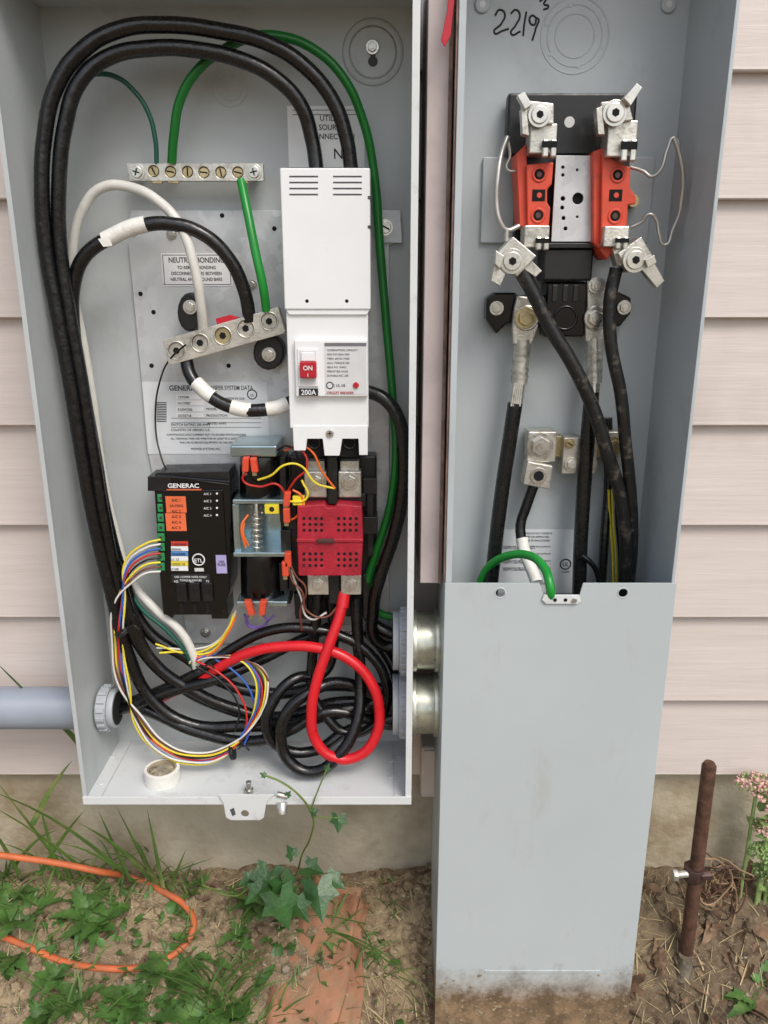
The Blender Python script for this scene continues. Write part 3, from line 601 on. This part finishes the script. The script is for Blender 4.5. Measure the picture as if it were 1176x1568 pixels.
L=group('meter_rating_label'); rb('sticker',765,811,879,908,yb-.0006,yb,LABS,L,0); yl=yb-.0008
for k,s in enumerate(('CATALOG NO. UG200-G','USES 4/0 APPROVED','TYPE 3R ENCLOSURE')): text(s,822,818+k*5.5,yl,3.6,INK,L)
for k in range(4): text('SUITABLE FOR USE WITH COPPER OR ALUMINUM\nWIRE 75 C LINE TERMINALS 200 A',770,838+k*11,yl,2.8,INK,L,'LEFT')
ring('listing_mark',866,864,yl,8,1,INK,L); text('UL',866,867,yl,7,INK,L,bold=.01); text('LISTED',866,877,yl,3.6,INK,L)
text('FACTORY TIGHTENED',822,895,yl,3.4,INK,L)
# socket assembly
J=group('meter_socket')
rb('steel_plate',738,240,998,372,-.015,-.0105,PAINTM,J,.001)
rb('upper_insulator',777,142,973,238,-.032,-.0155,BLACK,J,.002); disc('insulator_hole',872,187,-.0325,-.03,8,LABG,J)
rb('insulator_web',790,238,960,372,-.028,-.016,BLACK,J)
x0,x1,z0,z1=rect(848,238,914,370,-.048); o=box('centre_bracket',x0,x1,-.048,-.045,z0,z1,GALV,J)
cut(o,[(W(u,v,-.048),r_*sc(u,v,-.048),.004) for u,v,r_ in ((885,304,8.5),(862,256,2.5),(862,268,2.5),(862,304,3.5),(861,318,3),(863,334,3),(866,350,3),(884,332,2),(884,260,2))],bev=.0003)
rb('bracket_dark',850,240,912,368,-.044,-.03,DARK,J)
rb('bracket_flange',914,238,921,370,-.052,-.03,GALV,J); rb('bracket_foot',822,372,912,380,-.05,-.02,BLACK,J)
rb('lower_body',832,380,908,430,-.045,-.012,BLACK,J,.002); rb('lower_body',835,432,898,516,-.04,-.012,BLK2,J,.002)
ring('body_ring',866,487,-.0402,17,2,BLK2,J)
for u in (850,866,882): rb('body_rib',u-4,436,u+4,462,-.0415,-.039,BLACK,J)
def orange(pts,side,holes):
    prism('jaw_block',pts,-.064,-.028,ORG,J,.0012); prism('jaw_side',side,-.058,-.028,ORG,J,.001)
    for i,(u,v) in enumerate(holes):
        if i==1: rb('jaw_pocket',u-10,v-9,u+10,v+9,-.0645,-.06,DARK,J,.0003); disc('pocket_pin',u+1,v,-.0652,-.06,4,ORG,J)
        else: ring('jaw_rim',u,v,-.0645,9.5,2,ORG,J); disc('jaw_hole',u,v,-.0645,-.06,8.5,DARK,J)
        if i!=1: disc('jaw_screw',u,v,-.0652,-.06,4.2,DKM,J)
orange([(806,252),(848,248),(845,282),(838,290),(838,310),(843,318),(840,352),(808,354)],[(790,236),(806,220),(812,352),(796,346)],((826,267),(825,299),(824,330)))
orange([(922,236),(966,256),(965,288),(974,300),(974,312),(962,314),(960,352),(930,398),(920,385)],[(908,232),(926,225),(926,392),(909,372)],((946,268),(943,299),(942,331)))
def jaw(u,v,w,h,y=-.073):
    rb('jaw_base',u-w/2,v-h/2,u+w/2,v+h/2,y,-.05,ALU,J,.001)
    for du in (-.02,.28): rb('jaw_clip',u+du*w,v+h*.02,u+du*w+w*.22,v+h*.62,y-.005,y+.003,ZINC,J,.0012)
    rb('jaw_gap',u-.05*w,v+h*.08,u+w*.52,v+h*.3,y-.0055,y-.0049,DARK,J,.0002)
jaw(832,212,41,46); jaw(953,212,45,56); jaw(822,362,38,34); jaw(944,362,38,32)
prism('line_lug',[(803,153),(848,158),(848,190),(808,190)],-.078,-.055,ALU,J,.001); screw(J,827,175,-.083,13,ZINC,'socket')
prism('lug_fin',[(792,146),(803,140),(815,160),(804,168)],-.086,-.078,ZINC,J); prism('lug_fin',[(798,166),(807,164),(810,208),(800,205)],-.08,-.07,ALU,J)
prism('line_lug',[(920,156),(962,152),(970,184),(925,190)],-.078,-.055,ALU,J,.001); screw(J,943,172,-.083,14,ZINC,'socket')
prism('lug_fin',[(955,150),(975,127),(984,134),(966,162)],-.088,-.078,ZINC,J); prism('lug_fin',[(913,166),(922,162),(926,206),(916,206)],-.08,-.07,ALU,J)
prism('load_lug',[(786,362),(822,392),(792,424),(757,392)],-.078,-.055,ALU,J,.001); screw(J,785,400,-.084,14,ZINC,'socket')
prism('lug_fin',[(759,383),(772,392),(766,412),(758,404)],-.086,-.075,ZINC,J); prism('lug_fin',[(757,405),(775,418),(766,438),(752,430)],-.08,-.07,ALU,J); prism('lug_fin',[(800,385),(830,415),(820,424),(796,408)],-.07,-.055,ALU,J)
prism('load_lug',[(946,388),(982,362),(1000,392),(962,418)],-.078,-.055,ALU,J,.001); screw(J,974,398,-.084,14,ZINC,'socket')
prism('lug_fin',[(982,412),(1001,400),(1018,430),(1006,441)],-.082,-.072,ZINC,J); prism('lug_fin',[(938,380),(950,374),(958,405),(945,408)],-.07,-.055,ALU,J); prism('lug_fin',[(988,398),(1002,390),(1006,402),(992,410)],-.088,-.078,ZINC,J)
prism('mount_ear',[(745,456),(757,448),(792,448),(792,490),(774,498),(760,512),(744,488)],-.03,-.0105,BLK2,J,.002); prism('mount_ear',[(905,450),(948,447),(967,456),(966,480),(950,500),(905,505)],-.03,-.0105,BLK2,J,.002)
rb('mount_base',786,452,912,502,-.026,-.0105,BLACK,J,.002); screw(J,761,472,-.035,8,ZINC,'hex'); screw(J,957,471,-.035,8,ZINC,'hex')
for (a,b_) in ((0,806),(1,913)):
    if a==0: pts=[(793,452),(823,457),(824,500),(815,528),(786,528),(784,500),(788,470)]
    else: pts=[(899,425),(928,427),(931,492),(924,524),(897,524),(896,490),(900,470)]
    prism('lug_palm',pts,-.042,-.034,ALU,J,.0015); screw(J,b_,487,-.050,12,BRASS if a==0 else ZINC,'hex',h=.006)
    ring('bolt_washer',b_,487,-.0425,17,2.5,ZINC,J)
    bx=(800,520),(795,588)
    if a: bx=(911,518),(909,586)
    tube('lug_barrel',[(*bx[0],-.036),((bx[0][0]+bx[1][0])/2,(bx[0][1]+bx[1][1])/2,-.037),(*bx[1],-.038)],.0080,ALU,J,rad=[1.1,1,1])
    for f in (.3,.45,.7,.85):
        u=bx[0][0]+(bx[1][0]-bx[0][0])*f; v=bx[0][1]+(bx[1][1]-bx[0][1])*f
        tube('crimp',[(u,v-2,-.0375),(u,v+2,-.0375)],.0088,ALU,J)
screw(J,914,437,-.048,9,ALU,'hex')
NL=group('meter_neutral_lug')
rb('neutral_strap',850,668,950,700,-.022,-.0105,BRASS,NL); rb('lug_body',808,661,852,708,-.038,-.015,ALU,NL,.0012); screw(NL,829,684,-.046,15,ZINC,'hex',h=.007)
prism('lug_tail',[(808,706),(847,714),(842,750),(801,742)],-.046,-.025,ALU,NL,.0012); disc('tail_rim',825,729,-.0475,-.03,13,ZINC,NL); disc('tail_socket',825,729,-.0478,-.03,8,DARK,NL)
rb('small_lug',862,670,914,726,-.034,-.015,ALU,NL,.001); screw(NL,873,680,-.038,6,BRASS,'slot'); screw(NL,876,712,-.038,8,ALU,'hex'); screw(NL,905,712,-.038,8,ALU,'hex')
rb('small_lug',930,661,956,714,-.034,-.015,ALU,NL,.001); screw(NL,942,684,-.042,11,BRASS,'hex')
MC=group('meter_cables'); R2=.0076
tube('stripped_end',[(795,584,-.038),(790,625,-.04)],.0064,ZINC,MC); tube('stripped_end',[(909,582,-.038),(907,620,-.04)],.0064,ZINC,MC)
for k in range(5): tube('strand',[(788+k*3,586,-.044),(783+k*3.2,622,-.046)],.0012,ALU,MC,bres=2)
tube('service_cable',[(789,617,-.04),(781,670,-.04),(769,750,-.04),(757,850,-.04),(752,900,-.04),(750,1000,-.04)],R2,CABLE,MC)
tube('service_cable',[(906,600,-.04),(899,680,-.04),(892,780,-.04),(888,860,-.04),(886,1000,-.04)],R2,CABLE,MC)
tube('load_cable',[(796,412,-.064),(812,440,-.064),(842,500,-.064),(878,560,-.064),(908,625,-.063),(932,700,-.06),(950,760,-.057),(958,830,-.052),(956,900,-.045),(945,1000,-.04)],R2*.9,CABLED,MC)
tube('load_cable',[(944,410,-.064),(934,460,-.064),(936,530,-.064),(950,600,-.063),(958,680,-.06),(966,760,-.055),(968,830,-.048),(962,900,-.04),(955,1000,-.04)],R2*.82,CABLED,MC)
tube('ground_conductor',[(817,744,-.036),(806,775,-.036),(797,805,-.038),(802,840,-.045),(815,875,-.06),(820,892,-.07)],.0055,CABLE,MC)
tube('white_tape_band',[(799,824,-.042),(803,845,-.048),(816,876,-.061),(822,893,-.072)],.0064,TAPE,MC)
tube('green_bond_wire',[(728,912,-.03),(745,872,-.04),(775,852,-.06),(808,850,-.08),(832,868,-.105),(842,896,-.1235),(843,925,-.118)],.0044,GREENB,MC)
for m_,du in ((YEL,0),(YEL,5),(BKW,10)): tube('pilot_wire',[(932+du,750,-.03),(934+du,800,-.03),(938+du,850,-.03),(938+du,960,-.03)],.0012,m_,MC)
tube('rear_cable',[(930,640,-.02),(932,740,-.022),(925,830,-.03),(915,1000,-.03)],.005,CABLE,MC)
tube('rear_cable',[(890,850,-.05),(905,862,-.05),(915,880,-.045),(920,920,-.04)],.003,CABLE,MC)
BW=group('bypass_spring_wire'); WB=M('bare_wire',(190,188,182),.35,.7,var=.15)
tube('spring_wire',[(777,210,-.05),(768,235,-.055),(762,270,-.06),(760,310,-.06),(766,340,-.06),(776,352,-.058),(795,346,-.055)],.0024,WB,BW)
tube('spring_wire',[(777,210,-.05),(781,240,-.05),(776,258,-.05),(796,262,-.05)],.0014,WB,BW); tube('spring_end',[(776,352,-.058),(775,370,-.058)],.0026,WB,BW)
BW=group('bypass_spring_wire')
tube('spring_wire',[(966,256,-.05),(985,262,-.055),(998,270,-.058),(1010,262,-.06),(1022,228,-.06),(1032,211,-.06),(1040,235,-.06),(1046,275,-.06),(1042,320,-.058),(1030,352,-.056),(1018,375,-.055),(1010,360,-.055),(1004,335,-.055),(994,328,-.055),(982,340,-.052),(966,348,-.05)],.0016,WB,BW)
tube('spring_wire_sleeve',[(1032,211,-.06),(1040,235,-.06),(1046,275,-.06),(1042,320,-.058)],.0021,WB,BW); disc('brass_stud',971,308,-.03,-.015,9,BRASS,BW)
# ================================================================= GROUND ROD
g=group('ground_rod'); b0=G(1050,1470); b0.z-=.06; tp=W(1086,1172,b0.y)
curve('rod',[b0,(b0+tp)/2,tp],.0078,RUST,g); dd=(tp-b0).normalized()
cyl('rod_tip',tp-dd*.001,tp+dd*.004,.0075,RUST,g,r1=.0055)
c=W(1062,1336,b0.y); cyl('clamp_body',c-dd*.008,c+dd*.008,.0118,DKM,g,seg=8); cyl('clamp_bolt',c+Vector((-.022,-.004,0)),c+Vector((.0,-.004,.003)),.004,ALU,g); cyl('clamp_bolt_head',c+Vector((-.026,-.004,0)),c+Vector((-.020,-.004,0)),.007,ALU,g,seg=6); cyl('clamp_stub',c+Vector((.005,-.006,.001)),c+Vector((.017,-.006,.002)),.0055,DKM,g,seg=6)
c=G(1047,1485); curve('grout_sleeve',[c+Vector((0,0,-.02)),c+Vector((0,0,.006)),c+dd*.022],.0098,GROUT,g,rad=[1.4,1,.82])
g=group('bare_wire_tangle')
for k in range(12):
    c=W(1102+random.uniform(-14,14),1350+random.uniform(-22,25),-.04+random.uniform(-.02,.02)); P=[]; a0=random.uniform(0,6)
    for i in range(7): P.append(c+Vector((cos(a0+i*.9)*.022*random.uniform(.4,1.2),random.uniform(-.012,.012),sin(a0+i*.9)*.028*random.uniform(.4,1.2))))
    curve('strand',P,.0009,RUST if k%2 else DEADL,g,bres=2)
curve('lead',[W(1078,1315,-.07),W(1100,1318,-.055),W(1120,1345,-.05),W(1128,1385,-.05),G(1120,1420)],.0012,DEADL,g)
# ================================================================= EXTENSION CORD
g=group('extension_cord')
curve('cord',[W(-160,1290,-.05),W(-60,1302,-.045),W(20,1312,-.04),W(90,1322,-.035),W(150,1334,-.03)]+[G(u,v,.005) for u,v in ((205,1350),(250,1370),(288,1397),(297,1425),(275,1460),(225,1484),(160,1488),(100,1478),(50,1458),(0,1438),(-80,1420))],.0038,CORD,g)
# ================================================================= STONE
g_c=G(480,1475,-.002); bm=bmesh.new(); bmbox(bm,-.052,.052,-.16,.10,-.05,.006)
bmesh.ops.bevel(bm,geom=bm.edges[:],offset=.016,segments=3,affect='EDGES'); bmesh.ops.triangulate(bm,faces=bm.faces); bmesh.ops.subdivide_edges(bm,edges=bm.edges,cuts=6,use_grid_fill=True)
bm.transform(Matrix.Translation(g_c)@Matrix.Rotation(radians(-12),4,'Z')@Matrix.Rotation(radians(25),4,'X'))
for v in bm.verts: v.co+=Vector((noise.noise(v.co*14)*.018,noise.noise(v.co*14+Vector((5,5,5)))*.014,noise.noise(v.co*18+Vector((9,1,5)))*.010))+Vector((noise.noise(v.co*60)*.003,0,noise.noise(v.co*80)*.003))
frombm('stone_block',bm,STONE,None,smooth=True)
# ================================================================= VEGETATION
def blade(bm,b,tp,w,bend):
    n=7; d=tp-b; s=d.cross(Vector((random.uniform(-.4,.4),1,.3))).normalized(); prev=None
    for i in range(n+1):
        q=i/n; c=b+d*q+Vector((0,0,bend*sin(pi*q))); ww=w*(1-q**2.2)*.5+.0001; nn=Vector((0,-ww*.5,0))
        cur=[bm.verts.new(c-s*ww),bm.verts.new(c+nn),bm.verts.new(c+s*ww)]
        if prev:
            bm.faces.new((prev[0],prev[1],cur[1],cur[0])); bm.faces.new((prev[1],prev[2],cur[2],cur[1]))
        prev=cur
def leaf(bm,b,d,up,L_,Wd,seg=9,jag=0,droop=.4,fold=.25):
    d=d.normalized(); s=d.cross(up).normalized(); up=s.cross(d).normalized(); prev=None; ph=random.uniform(0,6)
    for i in range(seg+1):
        q=i/seg; c=b+d*L_*q+up*L_*(.35*q-droop*q*q)+s*L_*.08*sin(q*3+ph)
        w=Wd*(sin(pi*min(1,q**.75*.97+.03))+.06)*(1-jag*(i%2))*random.uniform(.85,1.1)
        if i==seg: w=.0001
        fw=fold*w; off=d*(w*.25 if i%2 else -w*.1)
        cur=[bm.verts.new(c-s*w+up*fw-off),bm.verts.new(c),bm.verts.new(c+s*w+up*fw-off)]
        if prev: bm.faces.new((prev[0],prev[1],cur[1],cur[0])); bm.faces.new((prev[1],prev[2],cur[2],cur[1]))
        prev=cur
IV=[(0,0),(.18,-.28),(.5,-.3),(.42,.02),(.62,.32),(.3,.42),(.0,1.0),(-.3,.42),(-.62,.32),(-.42,.02),(-.5,-.3),(-.18,-.28)]
def ivy(bm,c,size,ax,nrm):
    nrm=nrm.normalized(); s=ax.cross(nrm).normalized(); a=nrm.cross(s).normalized()
    m=bm.verts.new(c+a*size*.25); vs=[bm.verts.new(c+s*x*size+a*y*size-nrm*size*(.25*abs(x)+.1*y*y)) for x,y in IV]
    for i in range(len(vs)): bm.faces.new((m,vs[i],vs[(i+1)%len(vs)]))
UP=Vector((0,0,1))
bm=bmesh.new()
for (u,v,n,Ls) in ((35,1415,11,.05),(150,1420,12,.055),(90,1500,9,.042),(255,1500,13,.05),(205,1535,13,.052),(15,1470,8,.04),(365,1440,7,.035),(130,1400,8,.04),(60,1560,9,.045),(300,1560,10,.05),(1150,1540,8,.045),(1170,1500,6,.035),(185,1560,8,.045),(400,1500,4,.025),(20,1375,8,.035),(350,1550,9,.045),(110,1540,8,.04),(600,1560,5,.03),(330,1470,6,.03),(270,1400,6,.03),(390,1390,7,.035)):
    c=G(u,v)
    for k in range(n):
        a=random.uniform(0,2*pi); d=Vector((cos(a),sin(a),random.uniform(.15,.7))); leaf(bm,c+Vector((random.uniform(-.008,.008),random.uniform(-.008,.008),.001)),d,UP,Ls*random.uniform(.6,1.15),Ls*random.uniform(.16,.28),seg=12,jag=random.uniform(.15,.45),droop=random.uniform(.3,.7))
for k in range(620):
    x=random.uniform(-.52,.02); y=random.uniform(-.27,.0)
    if noise.noise(Vector((x*9,y*9,4)))<-.04: continue
    a=random.uniform(0,6.28); leaf(bm,Vector((x,y,gz(x,y))),Vector((cos(a),sin(a),random.uniform(.2,1))),UP,random.uniform(.008,.022),random.uniform(.002,.006),seg=4,droop=.4)
frombm('weeds',bm,LEAFM,None,smooth=True)
bm=bmesh.new()
for (u,v,n,L_,w) in ((330,1535,44,.075,.0035),(300,1370,16,.05,.003),(505,1425,12,.05,.003),(560,1470,12,.07,.003),(230,1345,14,.09,.003),(360,1390,14,.045,.003),(640,1530,8,.05,.002),(10,1350,18,.07,.003),(130,1555,20,.06,.003),(60,1385,14,.055,.003),(440,1400,8,.05,.0025),(270,1440,16,.04,.002),(370,1500,18,.04,.0025),(180,1380,16,.045,.0025),(80,1450,14,.04,.0025),(400,1560,14,.06,.003),(600,1400,8,.04,.002),(120,1352,14,.07,.003)):
    c=G(u,v)
    for k in range(n):
        a=random.uniform(0,6.28); b=c+Vector((random.gauss(0,.014),random.gauss(0,.010),0)); b.z=gz(b.x,b.y)
        tp=b+Vector((cos(a)*L_*random.uniform(.3,1.1),sin(a)*L_*.5,L_*random.uniform(.1,.8))); tp.y=min(tp.y,.01); blade(bm,b,tp,w*random.uniform(.6,1.2),L_*random.uniform(.0,.25))
for k in range(520):
    x=random.uniform(-.55,.04); y=random.uniform(-.3,0)
    if noise.noise(Vector((x*7,y*7,9)))<0: continue
    a=random.uniform(0,6.28); L_=random.uniform(.012,.035); b=Vector((x,y,gz(x,y))); blade(bm,b,b+Vector((cos(a)*L_,sin(a)*L_*.6,L_*random.uniform(.2,.9))),.0018,L_*.1)
for a,b_,w,bn in (((240,1355,-.01),(178,1235,-.03),.006,.0),((245,1355,-.01),(212,1300,-.04),.005,.0),((235,1350,0),(120,1260,-.05),.006,.01),((250,1360,-.02),(225,1238,-.02),.005,0),((210,1355,0),(-30,1205,-.1),.006,.02),((160,1360,0),(-20,1230,-.08),.006,.01),((50,1262,-.03),(110,1165,-.02),.007,.006),((130,1150,-.02),(60,1095,-.06),.008,.01),((110,1345,0),(-10,1190,-.05),.006,0),((35,1055,-.05),(-5,1015,-.08),.004,0),((260,1360,-.02),(285,1300,-.05),.004,0),((180,1330,-.04),(70,1290,-.08),.005,.01),((90,1340,-.01),(60,1230,-.03),.006,0),((60,1340,-.01),(130,1240,-.03),.006,.005),((200,1350,-.01),(150,1240,-.03),.005,0),((20,1330,-.02),(90,1270,-.05),.005,.01),
    ((560,1415,-.06),(410,1410,-.12),.004,.01),((500,1420,-.1),(680,1540,-.16),.005,.01),((495,1422,-.1),(640,1500,-.15),.004,.012),((420,1390,-.05),(300,1358,-.06),.005,.005),((430,1395,-.05),(330,1370,-.08),.005,.005),((505,1425,-.1),(600,1500,-.16),.004,.01),((380,1500,-.05),(405,1440,-.06),.004,0),((100,1350,0),(0,1290,-.06),.006,.01),((30,1340,-.02),(-30,1250,-.08),.006,.01)):
    blade(bm,W(*a),W(*b_),w,bn)
frombm('grass',bm,GRASSM,None,smooth=True)
V=group('vine')
tube('stem',[(405,1187,-.128),(430,1197,-.13),(455,1215,-.13),(478,1248,-.12),(476,1280,-.10),(462,1310,-.07),(455,1335,-.05),(440,1365,-.04),(428,1400,-.06)],.0011,STEM,V)
tube('stem',[(500,1178,-.12),(485,1215,-.125),(476,1240,-.122)],.0008,STEM,V); tube('stem',[(478,1250,-.12),(500,1252,-.125),(520,1252,-.13)],.0008,STEM,V)
tube('stem',[(455,1335,-.05),(475,1350,-.055),(487,1362,-.06)],.001,STEM,V); tube('stem',[(440,1365,-.05),(395,1352,-.06),(360,1372,-.06),(310,1355,-.05)],.001,STEM,V)
bm=bmesh.new(); nf=Vector((0,-1,.6))
for (u,v,y,s,a) in ((486,1358,-.09,.038,-1.4),(412,1336,-.08,.034,-1.9),(432,1350,-.095,.028,-1.2),(428,1375,-.115,.038,-1.4),(518,1252,-.13,.016,-1.5),(440,1218,-.13,.006,1),(472,1328,-.08,.022,-.5),(500,1178,-.12,.007,1.3),(405,1187,-.128,.006,2.6),(478,1245,-.125,.008,.5),(448,1310,-.09,.014,2.2),(400,1362,-.10,.024,-2.4),(505,1345,-.08,.022,-.7),(455,1385,-.11,.024,-1.0),(385,1345,-.07,.018,-2.6)):
    ivy(bm,W(u,v,y),s,Vector((cos(a),0,sin(a))),nf+Vector((random.uniform(-.4,.4),0,random.uniform(-.3,.3))))
frombm('leaves',bm,IVYM,V,smooth=False)
bm=bmesh.new()
for k in range(3400):
    x=random.uniform(-.55,.55); y=random.uniform(-.3,.015); den=.3
    if -.03<x<.085: den=.98
    if .25<x<.42: den=.7
    if random.random()>den: continue
    a=random.uniform(0,pi); L_=random.uniform(.006,.04); b=Vector((x,y,gz(x,y)+.0012)); e=b+Vector((cos(a)*L_,sin(a)*L_*.7,0))
    if e.y>.018: continue
    e.z=gz(e.x,e.y)+random.uniform(.001,.007); blade(bm,b,e,random.uniform(.0006,.0018),.001)
frombm('straw_litter',bm,STRAWM,None)
bm=bmesh.new()
for k in range(430):
    x=random.uniform(.27,.58); y=random.uniform(-.3,.01); s_=random.random()**2
    a=random.uniform(0,6.28); leaf(bm,Vector((x,y,gz(x,y)+.0005)),Vector((cos(a),sin(a),random.uniform(-.2,.5))),Vector((random.uniform(-.8,.8),random.uniform(-.8,.8),1)),.008+.028*s_,.002+.008*s_,seg=7,jag=random.uniform(0,.3),droop=random.uniform(.1,1.2),fold=random.uniform(-.3,.9))
for k in range(120):
    x=random.uniform(-.5,.08); y=random.uniform(-.28,.01); a=random.uniform(0,6.28)
    leaf(bm,Vector((x,y,gz(x,y)+.001)),Vector((cos(a),sin(a),.2)),UP,random.uniform(.006,.018),random.uniform(.0015,.005),seg=5,droop=.3,fold=.4)
frombm('dead_leaves',bm,DEADM,None)
bm=bmesh.new()
for k in range(420):
    x=random.uniform(-.55,.56); y=random.uniform(-.3,.015); r_=random.choice((.0012,.0015,.002,.0025,.0035)) if random.random()<.97 else .007
    vs=bmesh.ops.create_icosphere(bm,subdivisions=1,radius=r_)['verts']; sc_=Vector((random.uniform(.7,1.4),random.uniform(.7,1.2),random.uniform(.5,.8)))
    for v in vs: v.co=Vector((v.co.x*sc_.x,v.co.y*sc_.y,v.co.z*sc_.z))*random.uniform(.85,1.15)+Vector((x,y,gz(x,y)+r_*.25))
frombm('pebbles',bm,PEB,None)
bm=bmesh.new()
for k in range(620):
    x=random.choice((random.uniform(.26,.56),random.uniform(-.5,.08),random.uniform(0,.08))); y=random.uniform(-.3,.015); r_=random.uniform(.002,.009)
    vs=bmesh.ops.create_icosphere(bm,subdivisions=2,radius=r_)['verts']
    for v in vs: v.co=v.co*(1+.6*noise.noise(v.co*250+Vector((k,0,0))))+Vector((x,y,gz(x,y)))
frombm('soil_clods',bm,SOIL,None)
g=group('sedum_plant'); bm=bmesh.new(); bg=bmesh.new()
for (u,v,y,R_,pk) in ((1160,1200,-.02,.026,1),(1185,1215,-.03,.025,1),(1180,1265,-.03,.02,1),(1172,1305,-.03,.02,0),(1178,1335,-.03,.02,0),(1210,1240,-.04,.03,1)):
    c=W(u,v,y)
    for k in range(170):
        a=random.uniform(0,6.28); rr=R_*sqrt(random.random()); p=c+Vector((rr*cos(a),rr*sin(a)*.6,random.uniform(-.007,.007)+.25*(R_-rr)))
        bmesh.ops.create_icosphere(bm if (pk and random.random()<.75) else bg,subdivisions=1,radius=random.uniform(.001,.0024),matrix=Matrix.Translation(p))
    for k in range(6):
        a=random.uniform(0,6.28); leaf(bg,c+Vector((.01,0,-.02-.01*k)),Vector((cos(a)+.3,sin(a),.3)),UP,.026,.007,seg=6,droop=.4)
    curve('stalk',[Vector((c.x,c.y,gz(c.x,-.03))),c+Vector((0,0,-.03)),c],.0022,SEDG,g)
frombm('flower_heads',bm,PINK,g); frombm('green_buds',bg,SEDG,g)
# ================================================================= LIGHT, SKY, CAMERA
EL=radians(50); RO=atan2(.45,-.85)
w=bpy.data.worlds.new('World'); S.world=w; w.use_nodes=True; nt=w.node_tree; bg=nt.nodes['Background']
sky=nt.nodes.new('ShaderNodeTexSky'); sky.sky_type='NISHITA'; sky.sun_disc=False; sky.sun_elevation=EL; sky.sun_rotation=RO; sky.air_density=1; sky.dust_density=3; sky.ozone_density=1
hs=nt.nodes.new('ShaderNodeHueSaturation'); hs.inputs['Saturation'].default_value=.65; hs.inputs['Value'].default_value=1.25
nt.links.new(sky.outputs[0],hs.inputs['Color']); nt.links.new(hs.outputs[0],bg.inputs['Color']); bg.inputs['Strength'].default_value=.15
l=bpy.data.lights.new('sun','SUN'); l.energy=1.5; l.angle=radians(22); l.color=(1,.965,.92)
o=bpy.data.objects.new('sun',l); S.collection.objects.link(o)
dv=Vector((sin(RO)*cos(EL),cos(RO)*cos(EL),sin(EL))); o.rotation_euler=dv.to_track_quat('Z','Y').to_euler(); o.location=dv*5
c=bpy.data.cameras.new('camera'); c.sensor_fit='VERTICAL'; c.sensor_height=24; c.lens=24*F/1568; c.clip_start=.02; c.clip_end=500
o=bpy.data.objects.new('camera',c); S.collection.objects.link(o); o.location=CAM; o.rotation_euler=(pi/2-PITCH,0,0); S.camera=o
S.view_settings.view_transform='Standard'; S.view_settings.look='None'; S.view_settings.exposure=0
